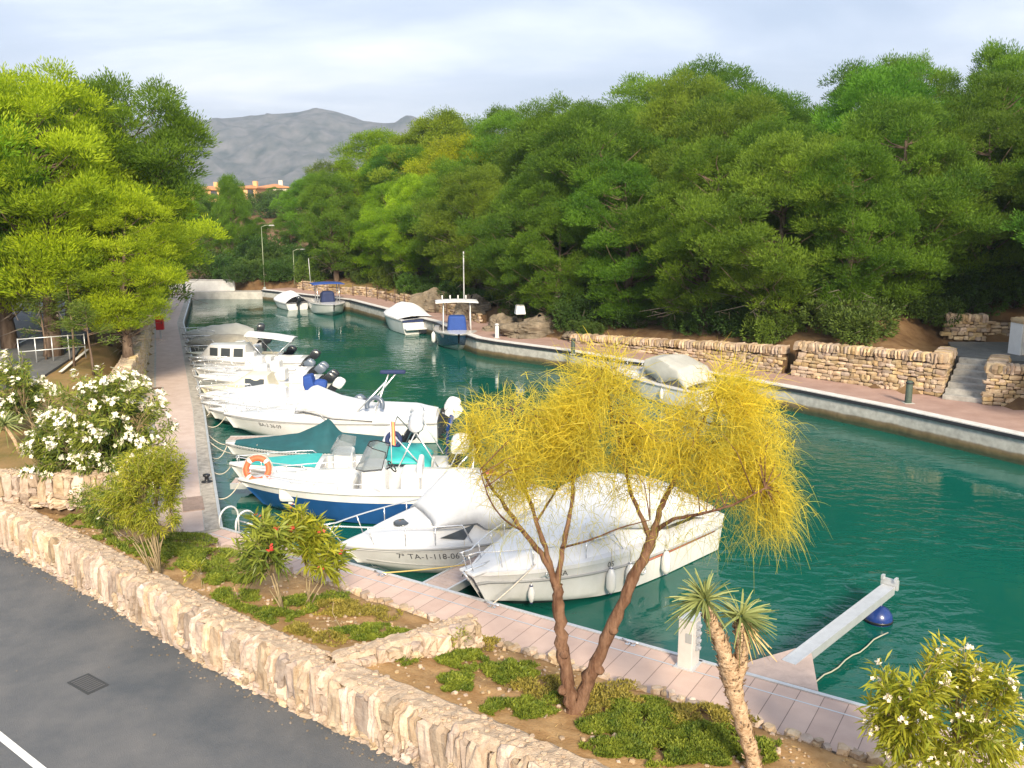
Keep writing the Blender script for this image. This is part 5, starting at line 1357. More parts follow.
def sheet(root, name, material, prof, wid, thick_=0.02, nt=17, crown=0.06, drop=None, sharp=60):
    """canvas over hoops: prof = [(x, z)], wid = [(x, half width)], drop = [(x, how far the sides hang)]"""
    m = MB(); xs_ = [prof[0][0] + (prof[-1][0] - prof[0][0]) * i / 30 for i in range(31)]
    xs_ = sorted(set(xs_) | {p[0] for p in prof}, reverse=prof[0][0] > prof[-1][0])
    pr = sorted(prof); wd = sorted(wid); dp = sorted(drop) if drop else None
    def f(i, t):
        x = i; w = interp(x, wd); z = interp(x, pr); a = abs(t)
        if dp:
            d = interp(x, dp)
            if a <= 0.7: return Vector((x, w * 0.9 * t / 0.7, z - crown * (a / .7) ** 2))
            k = (a - 0.7) / 0.3; return Vector((x, math.copysign(w * (0.9 + 0.1 * k ** .5), t), z - crown - d * k))
        return Vector((x, w * t, z - crown * a * a))
    ts = sorted(set([-1 + 2 * j / (nt - 1) for j in range(nt)] + [-.7, .7]))
    m.grid(f, 0, 0, us=xs_, vs_=ts)
    o = m.build(name, material, root, sharp=sharp); md = o.modifiers.new('thickness', 'SOLIDIFY'); md.thickness = thick_; md.offset = 0
    return o
def screen(root, name, material, pts_low, pts_top, n=0):
    m = MB(); k = len(pts_low); m.add(pts_low + pts_top, [(i, i + 1, k + i + 1, k + i) for i in range(k - 1)], 0, False)
    o = m.build(name, material, root); md = o.modifiers.new('thickness', 'SOLIDIFY'); md.thickness = 0.012; return o
def tubes(root, name, lines, r, material=None, n=6):
    m = MB()
    for l in lines: m.tube(l, r, n)
    return m.build(name, material or M_STEEL_B, root)
def boat(name, bow, heading, L, label, cat='boat', group=None, roll=0.0):
    h = Vector(heading).normalized(); c = Vector(bow[:2]) - h * L / 2
    return empty(name, (c.x, c.y, 0), math.atan2(h.y, h.x), label, cat, group)
def fender(p, label, r=0.10, h=0.52, m=None, group='fenders hanging along the cruiser'):
    o = empty('boat_fender', p, 0, label, 'fender', group)
    b = MB(); b.lathe([(0.012, h / 2 + .06), (.03, h / 2 + .02), (r * .6, h / 2 - .03), (r, h / 2 - .12), (r, -h / 2 + .12), (r * .6, -h / 2 + .03), (.02, -h / 2), (.01, -h / 2 - .03)], n=14); b.build('body', m or G_WHITE, o)
    b = MB(); b.lathe([(.035, h / 2 + .03), (.035, h / 2 - .035)], n=10); b.build('eyelet', F_DBLUE, o); b = MB(); b.lathe([(.03, -h / 2 + .02), (.03, -h / 2 - .02)], n=10); b.build('eyelet', F_DBLUE, o)
    b = MB(); b.tube([(0, 0, h / 2 + .04), (0, .01, h / 2 + .45)], .008, 5); b.build('lanyard', M_ROPE, o); return o
GL = 'boats moored along the left quay'; GR = 'boats moored at the wooded quay'

# 1 ---- white cruiser in front
L = 6.7; hd = (-0.745, -0.667)
b1 = boat('cabin_cruiser', (-.86, 16.28), hd, L, 'large white cabin cruiser with hanging fenders, nearest the boardwalk behind the yellow tree', group=GL)
h1 = Hull(L, 2.55, .90, 1.00, full=2.5, s0=.42, blunt=.14, chine_up=.30, rake=.12, flare=.90, draft=.35)
h1.build(b1, [G_WHITE, G_BOTTOM, G_WHITE]); h1.rub(b1, t=.70)
cab = [(.28, 0), (.33, .50), (.50, .62), (.62, .56), (.74, .36), (.90, .10), (.96, 0)]
h1.deck(b1, G_WHITE, cockpit(.02, .33, .78, .55, cab, (.55, .86)), us=grid_lines(.02, .33), ts=grid_lines(.78, -.78, n=28, lo=-1, hi=1))
sheet(b1, 'canopy', F_WHITE, [(-3.25, 1.2), (-2.2, 1.75), (-1.1, 2.02), (0.1, 1.9), (0.8, 1.5)], [(-3.25, 1.08), (-1, 1.13), (.8, .95)], drop=[(-3.25, .25), (-1.1, .75), (.8, .12)], crown=.14)
h1.rail(b1, .52, .36, .12, .014, 5, .12)
rbox(b1, 'bow_platform', (3.13, 0, 1.02), (.52, .46, .08), G_WHITE, bev=.04)
tubes(b1, 'anchor', [[(2.75, 0, 1.09), (3.41, 0, 1.06)], [(3.39, -.12, .92), (3.45, 0, 1.05), (3.39, .12, .92)]], .025)
h1.text(b1, '7ª BA', .80, .76, .13, M_LETTER); h1.text(b1, '05', .60, .76, .13, M_LETTER)
m_ = MB()
for sg in (1,):
    m_.tube([h1.side(.42, .62) + Vector((0, .02, 0)), h1.side(.30, .64) + Vector((0, .02, 0)), h1.side(.05, .66) + Vector((0, .02, 0))], .022, 6)
m_.build('trim_stripe', mat('red_brown_trim', (.30, .10, .06), .5), b1)
m_ = MB(); p = h1.side(.44, .40); m_.torus(p + Vector((0, .015, 0)), .085, .018, (0, 1, 0.15)); m_.build('porthole', M_STEEL_B, b1)
m_ = MB(); p = h1.side(.80, .86); m_.torus(p + Vector((0, .02, 0)), .06, .014, (0, 1, 0.1)); m_.box(p + Vector((0, .03, 0)), (.34, .02, .02)); m_.build('cleat', M_STEEL_B, b1)
def world(b, p): return Matrix.Translation(b.location) @ Matrix.Rotation(b.rotation_euler.z, 4, 'Z') @ Vector(p)
for (u, t, nm) in ((.60, .44, 'white fender with dark ends hanging on the cruiser, left of the leaning stem'), (.52, .44, 'white fender on the cruiser just beside the porthole and leaning stem'), (.345, .44, 'white fender on the cruiser farthest from the bow, over the red trim')):
    p = h1.side(u, t); fender(world(b1, p + Vector((0, .13, 0))), nm)
p = h1.side(.86, .25); fender(world(b1, p + Vector((.05, .14, .05))), 'small fender hung low at the bow of the near cruiser', .07, .34)

# 2 ---- white cuddy with canvas
L = 5.9; hd = (-.90, -.436)
b2 = boat('cuddy_cruiser', (-3.72, 18.30), hd, L, 'white cuddy boat with white canvas canopy and tinted side window', group=GL)
h2 = Hull(L, 2.3, .66, .78, full=2.5, s0=.42, blunt=.06, chine_up=.40, rake=.16, flare=.90)
h2.build(b2, [G_WHITE, G_GREY, G_WHITE]); h2.rub(b2)
cab = [(.30, 0), (.36, .46), (.52, .52), (.66, .45), (.82, .22), (.95, 0)]
h2.deck(b2, G_WHITE, cockpit(.02, .34, .8, .5, cab, (.50, .88)), us=grid_lines(.02, .34), ts=grid_lines(.8, -.8, n=28, lo=-1, hi=1))
sheet(b2, 'canopy', F_WHITE, [(-2.85, 1.0), (-1.6, 1.52), (-.1, 1.92), (.1, 1.94), (1.05, 1.25)], [(-2.8, .95), (-.5, 1.02), (.95, .78)], drop=[(-2.85, .25), (-.1, .85), (.95, .10)], crown=.10)
h2.rail(b2, .55, .42, .06, .018, 4, .30)
m_ = MB()
q0, q1, q2 = (.50, .90, 1.30), (.20, .955, 1.28), (-.02, .93, 1.42)
def onside(u, t, hh): p = h2.side(u, 1.0); return Vector((p.x, p.y * t, p.z + hh))
m_.add([onside(.66, .80, .17), onside(.57, .82, .08), onside(.52, .72, .38)], [(0, 1, 2)]); o_ = m_.build('side_window', M_TINT, b2); md = o_.modifiers.new('t', 'SOLIDIFY'); md.thickness = .03; md.offset = 0
m_ = MB(); z = h2.zg(.76) + .03 + .30; m_.lathe([(.0, -.02), (.21, -.02), (.21, .025), (.17, .035), (0, .035)], (.76 * L - L / 2, .10, z + .03), 20); m_.build('deck_hatch', M_TINT, b2)
h2.text(b2, '7ª TA-1-118-06', .83, .58, .145, M_LETTER, sp=1.05)
m_ = MB(); m_.tube([h2.side(u, .30) + Vector((0, .01, 0)) for u in [.05 + .9 * i / 14 for i in range(15)]], .012, 5); m_.build('boot_stripe', mat('grey_tape', (.35, .36, .36), .5), b2)
p = h2.side(.60, .20); fender(world(b2, p + Vector((0, .13, -.02))), 'blue grey fender hanging on the cuddy boat under its registration', .10, .50, mat('pale_blue_fender', (.50, .58, .68), .4), None)

# 3 ---- blue hull with console
L = 6.9; hd = (-1, -0.03)
b3 = boat('console_boat', (-7.15, 22.62), hd, L, 'open console boat with deep blue hull and thick white upper band', group=GL)
h3 = Hull(L, 2.35, .80, .92, full=2.4, s0=.40, blunt=.05, chine_up=.22, rake=.16, flare=.93, draft=.34)
h3.build(b3, [G_BLUE, G_BLUEBOT, G_WHITE], band=(.72, 1.0))
h3.deck(b3, G_WHITE, cockpit(.10, .80, .76, .52, [(.0, .0), (.80, 0), (.84, .06), (.97, 0)]), us=grid_lines(.10, .80), ts=grid_lines(.76, -.76, n=28, lo=-1, hi=1)); h3.rub(b3, G_WHITE, .035)
rbox(b3, 'bow_cushion', (1.35, 0, .70), (1.9, 1.35, .45), M_SEAT, bev=.10)
rbox(b3, 'console', (-.10, 0, 1.05), (.70, .95, 1.0), G_WHITE, bev=.10, taper=.86)
a_ = [(-.35, .52, 1.5), (.12, .50, 1.45), (.36, .25, 1.42), (.36, -.25, 1.42), (.12, -.50, 1.45), (-.35, -.52, 1.5)]; t_ = [(-.45, .44, 1.92), (-.12, .42, 2.02), (.04, .2, 2.05), (.04, -.2, 2.05), (-.12, -.42, 2.02), (-.45, -.44, 1.92)]
screen(b3, 'windshield', M_GLASSY, a_, t_); tubes(b3, 'windshield_frame', [t_, a_, [a_[0], t_[0]], [a_[-1], t_[-1]]], .014, M_black)
m_ = MB(); m_.torus((-.55, 0, 1.42), .17, .018, (-.8, 0, .6)); m_.tube([(-.55, 0, 1.42), (-.35, 0, 1.32)], .02, 6); m_.build('steering_wheel', M_black, b3)
rbox(b3, 'helm_seat', (-1.05, 0, .98), (.5, 1.0, .72), M_SEAT, bev=.08); rbox(b3, 'seat_back', (-1.30, 0, 1.42), (.14, 1.0, .40), M_SEAT, bev=.06)
rbox(b3, 'stern_bench', (-2.35, 0, .86), (.55, 1.75, .42), M_SEAT, bev=.08)
rbox(b3, 'stern_platform', (-3.25, 0, .93), (.75, 2.0, .10), G_WHITE, bev=.04)
tubes(b3, 'stern_arch', [[(-2.0, 1.12, .98), (-2.35, 1.0, 1.75), (-2.75, .9, 2.15), (-2.75, -.9, 2.15), (-2.35, -1.0, 1.75), (-2.0, -1.12, .98)], [(-2.6, 1.10, .98), (-2.75, .9, 2.15)], [(-2.6, -1.10, .98), (-2.75, -.9, 2.15)]], .02)
h3.rail(b3, .45, .16, .10, .014, 5, .0, .97)
m_ = MB(); m_.tube([h3.side(.22, .78) + Vector((.3, .015, 0)), h3.side(.16, .78) + Vector((0, .015, 0))], .03, 6); m_.build('side_vent', M_RUB, b3)
m_ = MB()
for k in range(9): p = h3.side(.215 - .012 * k, .80); m_.box(p + Vector((0, .012, 0)), (.05, .01, .07 + .03 * (k % 2)))
m_.build('stern_lettering', mat('silver_lettering', (.40, .42, .45), .4, metal=.4), b3)
outboard(b3, -3.55, 0, .85, G_WHITE, .0, 1.1)
lb = empty('lifebuoy', world(b3, (2.95, .02, 1.04)), 0, 'orange lifebuoy with white bands standing on the bow of the blue boat', 'lifebuoy')
M_ORANGE = mat('orange_buoy', (.72, .13, .05), .6, var=.12, scale=6)
m_ = MB(); m_.torus((0, 0, .14), .29, .075, (.10, -1, .30), 32, 12); m_.build('ring', M_ORANGE, lb)
m_ = MB()
q = Vector((.10, -1, .30)).to_track_quat('Z', 'Y')
for k in range(4): a = k * math.pi / 2 + .6; m_.torus((0, 0, .14), .29, .079, (.10, -1, .30), 3, 12, a0=a, a1=a + .25)
m_.build('band', M_SEAT, lb)
m_ = MB(); m_.tube([q @ Vector((.39 * math.cos(a), .39 * math.sin(a), 0)) + Vector((0, 0, .14)) for a in [i * 2 * math.pi / 24 for i in range(25)]], .01, 5); m_.build('grab_line', M_ROPE, lb)
pb = empty('ball_fender', world(b3, (-3.15, .75, 1.12)), 0, 'bright pink ball fender on the stern of the blue hulled boat', 'fender')
m_ = MB(); m_.lathe([(0.02, -.22), (.12, -.18), (.20, -.08), (.225, .02), (.19, .12), (.11, .19), (.04, .24), (.035, .29), (.01, .30)], n=20); m_.build('body', mat('pink_fender', (.80, .05, .20), .4), pb)
m_ = MB(); m_.tube([(0, 0, -.2), (0, 0, -.42)], .03, 8); m_.build('stand', M_black, pb)
fl = empty('ensign_flag', world(b3, (-.55, .05, 1.75)), 0, 'limp red and yellow flag on a short pole above the blue boat', 'flag')
m_ = MB(); m_.tube([(0, 0, -.45), (0, 0, .75)], .012, 6); m_.build('pole', G_WHITE, fl)
for nm, x0, x1, cm in (('red_band', .0, .03, mat('flag_red', (.50, .09, .05), .8)), ('yellow_band', .03, .085, mat('flag_yellow', (.70, .42, .16), .8)), ('red_band', .085, .115, MATS['flag_red'])):
    m_ = MB(); m_.grid(lambda a, b: (.015 + (x0 + (x1 - x0) * a) * (.75 + .2 * b), .03 * math.sin(9 * (x0 + (x1 - x0) * a) + 4 * b), .70 - .62 * b - .25 * (x0 + (x1 - x0) * a)), 5, 10); m_.build(nm, cm, fl)

for c_ in b3.children:
    if not c_.name.startswith(('hull', 'deck', 'rub_rail', 'bow_rail', 'stern_lettering', 'side_vent', 'bow_cushion')): c_.location.z -= .20
# 4 ---- white and turquoise boat
L = 6.3; hd = (-1, -.045)
b4 = boat('console_boat', (-8.05, 24.75), hd, L, 'white open boat with turquoise deck panels and a folded white awning', group=GL)
h4 = Hull(L, 2.1, .55, .70, full=2.4, s0=.40, blunt=.05)
h4.build(b4, [G_WHITE, G_BOTTOM, G_TURQ]); h4.rub(b4, G_WHITE)
h4.deck(b4, G_WHITE, cockpit(.08, .58, .78, .45, [(.5, 0), (.62, .10), (.9, .02)]), us=grid_lines(.08, .58), ts=grid_lines(.78, -.78, n=28, lo=-1, hi=1))
h4.deck(b4, G_TURQ, lambda u, t: interp(u, [(.5, 0), (.62, .10), (.9, .02)]), 'foredeck_panel', us=[.60 + .30 * i / 14 for i in range(15)], ts=[i / 10 * .72 for i in range(-10, 11)], off=.02, edge=False)
rbox(b4, 'console', (-.1, 0, .85), (.6, .8, .8), G_WHITE, bev=.08, taper=.88)
a_ = [(-.35, .5, 1.2), (.2, .4, 1.2), (.3, 0, 1.2), (.2, -.4, 1.2), (-.35, -.5, 1.2)]; t_ = [(-.4, .42, 1.5), (-.02, .34, 1.6), (.05, 0, 1.62), (-.02, -.34, 1.6), (-.4, -.42, 1.5)]
screen(b4, 'windshield', M_GLASSY, a_, t_)
sheet(b4, 'seat_cover', G_TURQ, [(-2.6, .98), (-2.3, 1.22), (-1.1, 1.30), (-.75, 1.12)], [(-2.6, .95), (-.75, .95)], drop=[(-2.6, .1), (-.75, .15)], crown=.08)
tubes(b4, 'awning_frame', [[(-1.6, 1.05, .75), (-2.25, .98, 2.05), (-2.25, -.98, 2.05), (-1.6, -1.05, .75)], [(-2.6, 1.05, .75), (-1.55, 1.0, 1.95), (-1.55, -1.0, 1.95), (-2.6, -1.05, .75)], [(-2.9, .95, .8), (-2.2, .98, 2.0)], [(-2.9, -.95, .8), (-2.2, -.98, 2.0)]], .022)
m_ = MB(); pts = [(-2.2 + .06 * math.sin(i * 1.9), -1.0 + i * .2, 2.12 + .05 * math.sin(i * 2.7)) for i in range(11)]; m_.tube(pts, [.17 + .04 * math.sin(i * 2.1) for i in range(11)], 10); m_.build('rolled_awning', F_WHITE, b4)
m_ = MB(); m_.torus((-1.5, -.15, 1.45), .20, .07, (.3, 1, .3), 20, 8); m_.build('rolled_sunshade', F_DBLUE, b4)
rbox(b4, 'helm_seat', (-.95, 0, .85), (.45, .9, .7), M_SEAT, bev=.08); h4.rail(b4, .62, .16, .12, .014, 3, 0, .97)
outboard(b4, -3.25, 0, .80, G_WHITE, .0, 1.25)
tubes(b4, 'blue_arch', [[(-3.0, -.9, .8), (-3.05, -.85, 1.7), (-3.15, -.55, 2.05), (-3.2, 0, 2.15), (-3.15, .55, 2.05)]], .05, F_BLUE)

for c_ in b4.children:
    if not c_.name.startswith(('hull', 'deck', 'rub_rail', 'bow_rail', 'foredeck')): c_.location.z -= .15
# 5 ---- boat under the teal tarp
L = 5.4
b5 = boat('covered_boat', (-8.95, 27.25), (-1, -.03), L, 'low white boat under a peaked dark teal tarpaulin', group=GL)
h5 = Hull(L, 1.95, .48, .62, full=2.3, s0=.38, blunt=.04)
h5.build(b5, [G_WHITE, G_BOTTOM, G_WHITE]); h5.rub(b5)
h5.deck(b5, G_WHITE, cockpit(.05, .7, .8, .35), us=grid_lines(.05, .7))
def tarp(u, t): return interp(u, [(.02, .10), (.16, .24), (.34, .34), (.40, .78), (.46, .58), (.58, .28), (.90, .06), (.96, .02)]) * (1 - abs(t)) ** .9 + .015 + .02 * mnoise.noise((u * 9, t * 4, 2))
h5.deck(b5, F_TEAL, tarp, 'tarpaulin', us=[.02 + .92 * i / 50 for i in range(51)], off=.03)
h5.text(b5, '7ª PM-1-225-04', .46, .52, .10, M_LETTER)
rbox(b5, 'stern_box', (-2.45, 0, .72), (.4, 1.2, .3), G_WHITE); outboard(b5, -2.8, 0, .6, M_MOTOR_D, .5, .9)

# 6 ---- long white cruiser with sloping cover
L = 7.4
b6 = boat('cabin_cruiser', (-9.95, 30.35), (-1, -.02), L, 'long white cruiser with a sloping white cover and grey horseshoe buoy', group=GL)
h6 = Hull(L, 2.3, .72, .84, full=2.5, s0=.42, blunt=.08, flare=.88)
h6.build(b6, [G_WHITE, G_GREY, G_WHITE]); h6.rub(b6)
cab = [(.30, 0), (.36, .30), (.55, .34), (.70, .22), (.90, .04)]
h6.deck(b6, G_WHITE, cockpit(.02, .30, .8, .4, cab, (.55, .86)), us=grid_lines(.02, .30))
sheet(b6, 'cockpit_cover', F_WHITE, [(-1.75, .98), (-.2, 1.35), (.62, 1.72), (.75, 1.70), (1.10, 1.2)], [(-1.75, 1.1), (.7, 1.0), (1.1, .8)], drop=[(-1.7, .12), (.7, .55), (1.1, .1)], crown=.06)
h6.deck(b6, F_WHITE, lambda u, t: interp(u, [(.01, .05), (.10, .30), (.30, .36)]) * (1 - .5 * t * t), 'stern_cover', us=[.01 + .28 * i / 14 for i in range(15)], off=.03)
h6.rail(b6, .50, .34, .10, .016, 5, .15)
h6.text(b6, 'BA-2 36-09', .83, .60, .13, M_LETTER)
m_ = MB(); m_.torus((-1.62, .95, 1.55), .27, .085, (.15, 1, .2), 20, 10, a0=-.4, a1=math.pi + .4); m_.build('horseshoe_buoy', M_MOTOR_G, b6)
for l_ in ([(-.75, .98, 1.05), (-2.0, .9, 2.35)], [(-1.45, -.9, 1.05), (-1.9, -.85, 2.3)], [(-2.0, .9, 2.35), (-1.55, 1.0, 1.1)], [(-1.1, -.95, 1.05), (-2.2, -.85, 2.35)]): tubes(b6, 'awning_pole', [l_], .032)
outboard(b6, -3.85, .35, .85, G_WHITE, .55, 1.15); outboard(b6, -3.85, -.35, .85, G_WHITE, .35, 1.15)
rbox(b6, 'folded_cover', (-2.05, -.85, 2.36), (.9, .22, .12), F_DBLUE, bev=.04)

for c_ in b6.children:
    if c_.name.startswith(('horseshoe', 'awning', 'outboard', 'folded')): c_.location.z -= .22
# 7 - 13 ---- the smaller boats further along
def runabout(name, bow, L, B, label, mats, fs=.48, fb=.62, cab=None, cover=None, cover_m=None, motor=None, tilt=.5, railh=.28, msc=1.0, window=False, heading=(-1, -.03), cat='boat', group=GL, nm=1):
    b = boat(name, bow, heading, L, label, cat, group); h = Hull(L, B, fs, fb, full=2.3, s0=.4, blunt=.05)
    h.build(b, mats); h.rub(b)
    cp = .34 if cab else .62
    h.deck(b, mats[0] if mats[0] in (G_WHITE, G_CREAM) else G_WHITE, cockpit(.05, cp, .78, .38, cab, (.52, .80)), us=grid_lines(.05, cp))
    if cover: h.deck(b, cover_m, lambda u, t: interp(u, cover) * (1 - abs(t) ** 1.8) + .02 + .03 * mnoise.noise((u * 11, t * 5, L)), 'cover', us=[cover[0][0] + (cover[-1][0] - cover[0][0]) * i / 40 for i in range(41)], off=.03)
    if railh: h.rail(b, .55, railh, .10, .014, 4, .08)
    if window:
        for k, (u0, u1) in enumerate(window):
            m = MB(); pts = []
            for u, hh, tt in ((u0, .22, .71), (u1, .22, .71), (u1, .80, .575), (u0, .80, .575)):
                c = interp(u, cab); p = h.side(u, 1); pts.append(Vector((p.x, p.y * tt + .02, h.zg(u) + .06 + c * hh)))
            m.add(pts, [(0, 1, 2, 3)]); o = m.build('cabin_window', M_TINT, b); md = o.modifiers.new('t', 'SOLIDIFY'); md.thickness = .03; md.offset = 0
    if motor:
        for k in range(nm): outboard(b, -L / 2 - .12, (k - (nm - 1) / 2) * .6, fs * .85, motor, tilt, msc)
    return b, h
b7, h7 = runabout('open_boat', (-11.05, 32.05), 5.2, 2.0, 'plain white open boat with bow rail, moored between the two cabin cruisers', [G_WHITE, G_BOTTOM, G_WHITE], cover=[(.05, .05), (.3, .22), (.62, .16), (.9, .02)], cover_m=F_WHITE, motor=M_MOTOR_D)
b8, h8 = runabout('covered_boat', (-12.15, 34.15), 4.3, 2.0, 'white boat with flat white cover and a bright blue motor cover', [G_WHITE, G_GREY, G_WHITE], .55, .7, cover=[(.03, .10), (.35, .42), (.6, .22), (.92, .02)], cover_m=F_WHITE, motor=F_BLUE, tilt=.15, msc=1.25)
m_ = MB(); m_.box((-2.15, 0, 1.1), (.42, .62, .75), rot=Matrix.Rotation(.25, 3, 'Y')); m_.build('blue_motor_bag', F_BLUE, b8, bevel=.08)
m_ = MB(); m_.tube([(-2.36, .32, .92), (-1.95, .33, .88)], .02, 5); m_.build('bag_strap', G_WHITE, b8)
tubes(b8, 'whip_pole', [[(-2.0, .7, .55), (-2.02, .72, 1.95)]], .025, G_WHITE)
b8b, h8b = runabout('open_boat', (-11.7, 33.15), 5.4, 1.9, 'slim white open boat squeezed in beside the boat with the blue motor cover', [G_WHITE, G_BOTTOM, G_WHITE], motor=M_MOTOR_G, tilt=.7)
b11b, h11b = runabout('open_boat', (-15.0, 41.4), 5.0, 1.7, 'narrow white open boat next to the three windowed boat', [G_WHITE, G_BOTTOM, G_WHITE], .45, .6, motor=M_MOTOR_G, tilt=.75)
b12b, h12b = runabout('open_boat', (-16.4, 44.8), 4.8, 1.9, 'pale open boat half hidden behind the three windowed boat', [G_CREAM, G_BOTTOM, G_WHITE], .45, .6, motor=M_MOTOR_D, tilt=.5)
b9, h9 = runabout('cuddy_boat', (-12.75, 36.1), 5.2, 2.1, 'cream small cabin boat with dark side window', [G_CREAM, G_BOTTOM, G_CREAM], .5, .65, cab=[(.42, 0), (.45, .55), (.62, .55), (.74, .12), (.9, 0)], motor=G_WHITE, window=[(.47, .62)], railh=.2)
b10, h10 = runabout('open_boat', (-13.75, 38.2), 5.4, 2.1, 'blue grey hulled open boat with white deck and tilted dark motor', [G_GREY, G_BOTTOM, G_WHITE], .5, .66, cover=[(.4, .04), (.62, .14), (.95, .0)], cover_m=F_WHITE, motor=M_MOTOR_D, tilt=.8, nm=2)
b11, h11 = runabout('open_boat', (-14.4, 40.2), 5.2, 2.0, 'white open boat with twin grey blue motors, beside the awning boat', [G_WHITE, G_BOTTOM, G_WHITE], .5, .66, motor=M_MOTOR_G, tilt=.8, nm=2)
for bb in (b10, b11, b8b, b11b, b12b):
    rbox(bb, 'console', (-.3, 0, .8), (.5, .7, .8), G_WHITE, bev=.08, taper=.9); rbox(bb, 'helm_seat', (-1.1, 0, .75), (.4, .8, .5), M_SEAT, bev=.06)
b12, h12 = runabout('cabin_boat', (-15.55, 42.7), 5.6, 2.3, 'white boat with a three windowed wheelhouse and white awning aft', [G_WHITE, G_GREY, G_WHITE], .6, .75, cab=[(.46, 0), (.48, .66), (.80, .62), (.88, .12), (.95, 0)], motor=M_MOTOR_D, window=[(.50, .58), (.61, .69), (.72, .79)], railh=.0)
sheet(b12, 'bimini_top', F_WHITE, [(-2.3, 1.66), (-1.4, 1.82), (-.1, 1.95)], [(-2.3, .8), (-.1, .8)], crown=.10, thick_=.03)
tubes(b12, 'awning_frame', [[(-1.2, .9, .6), (-2.25, .79, 1.56), (-2.25, -.79, 1.56), (-1.2, -.9, .6)], [(-1.2, .9, .6), (-.15, .79, 1.85), (-.15, -.79, 1.85), (-1.2, -.9, .6)]], .018)
b13, h13 = runabout('covered_boat', (-17.3, 47.2), 4.0, 1.9, 'small boat under a tan canvas cover, tucked below the overhanging pine', [G_WHITE, G_BOTTOM, G_WHITE], .6, .75, cover=[(.03, .15), (.3, .45), (.6, .4), (.95, .03)], cover_m=F_TAN, motor=M_MOTOR_D, tilt=.2)
b14, h14 = runabout('covered_boat', (-18.5, 50.0), 4.0, 1.9, 'farthest left quay boat under a pale humped cover with black motor', [G_WHITE, G_BOTTOM, G_WHITE], .6, .8, cover=[(.03, .2), (.25, .55), (.6, .4), (.95, .03)], cover_m=F_GREY, motor=M_MOTOR_D, tilt=.1, heading=(-.93, -.36))
# wooded side
def rboat(name, c, hd, L, B, label, mats, **kw):
    h = Vector(hd).normalized(); return runabout(name, Vector(c) + h * L / 2, L, B, label, mats, heading=hd, group=GR, **kw)
b20, h20 = rboat('covered_boat', (-17.6, 70.4), (-.55, .84), 4.6, 1.9, 'small boat under a pale grey cover, farthest along the wooded quay', [G_WHITE, G_BOTTOM, G_WHITE], cover=[(.03, .4), (.3, .75), (.6, .5), (.95, .05)], cover_m=F_WHITE, motor=M_MOTOR_D, tilt=.1, railh=0)
b21, h21 = rboat('console_boat', (-13.6, 66.5), (.35, -.94), 5.2, 2.5, 'white open boat with dark blue console cover and blue topped roof', [G_WHITE, G_GREY, G_WHITE], fs=.75, fb=.85, railh=.0, motor=M_MOTOR_D)
rbox(b21, 'covered_console', (-.2, 0, 1.15), (.9, 1.1, .95), F_DBLUE, bev=.18, taper=.8)
tubes(b21, 'roof_frame', [[(.3, s_ * .8, .7), (.1, s_ * .8, 2.15)] for s_ in (1, -1)] + [[(-.9, s_ * .8, .7), (-.8, s_ * .8, 2.15)] for s_ in (1, -1)], .025)
sheet(b21, 't_top_roof', F_BLUE, [(-1.2, 2.2), (.6, 2.22)], [(-1.2, 1.15), (.6, 1.15)], crown=.06, thick_=.06)
tubes(b21, 'antenna', [[(-.6, -1.15, 2.2), (-.75, -1.2, 4.0)]], .02, G_WHITE)
b22, h22 = rboat('covered_boat', (-7.0, 58.2), (-.45, .89), 5.6, 2.5, 'white boat under a high white cover, stern towards the camera side', [G_WHITE, G_BOTTOM, G_NAVY], fs=.85, fb=.95, cover=[(.10, .08), (.30, .75), (.55, .70), (.75, .25), (.95, .03)], cover_m=F_WHITE, railh=0)
rbox(b22, 'swim_platform', (-2.95, 0, .35), (.5, 2.1, .10), G_WHITE); rbox(b22, 'stern_band', (-2.82, 0, .82), (.06, 2.3, .14), F_DBLUE, bev=.01); rbox(b22, 'motor_bracket', (-3.0, -.1, .22), (.35, .4, .35), M_MOTOR_D)
b23, h23 = rboat('console_boat', (-3.15, 51.0), (.10, -.995), 5.4, 2.55, 'dark blue hulled boat with blue covered console and tall white mast', [G_NAVY, G_GREY, G_WHITE], fs=.80, fb=1.0, railh=0)
rbox(b23, 'covered_console', (.1, 0, 1.25), (.9, 1.15, 1.0), F_BLUE, bev=.12, taper=.82)
tubes(b23, 'roof_frame', [[(.55, s_ * .78, .8), (.3, s_ * .75, 2.5)] for s_ in (1, -1)] + [[(-.5, s_ * .78, .8), (-.35, s_ * .75, 2.5)] for s_ in (1, -1)], .03, G_WHITE)
sheet(b23, 't_top_roof', F_WHITE, [(-.9, 2.55), (.7, 2.58)], [(-.9, 1.2), (.7, 1.2)], crown=.06, thick_=.07)
tubes(b23, 'mast', [[(-.5, .45, 2.55), (-.5, .45, 5.3)]], .035, G_WHITE)
m_ = MB()
for k in range(4): m_.tube([(-.3, -.8 + k * .45, 2.6), (-.3, -.8 + k * .45, 2.85)], .04, 6)
m_.build('rod_holder', G_WHITE, b23)
fender(world(b23, (.8, -1.35, .6)), 'white fender between the dark blue hulled boat and the quay', .12, .6, None, None)
b24, h24 = rboat('cabin_boat', (6.25, 37.15), (-.60, .80), 5.9, 2.2, 'white boat under a grey folding hood, moored beneath the ochre wall', [G_WHITE, G_GREY, G_WHITE], fs=.72, fb=.88, cab=[(.5, 0), (.56, .20), (.8, .12), (.95, 0)], railh=.25, motor=M_MOTOR_G, tilt=.2, msc=1.1)
sheet(b24, 'hood', F_GREY, [(-2.3, .95), (-1.75, 1.55), (-.6, 1.85), (.1, 1.75), (.35, 1.2)], [(-2.3, .95), (.35, .9)], drop=[(-2.3, .1), (-.8, .9), (.35, .4)], crown=.08)
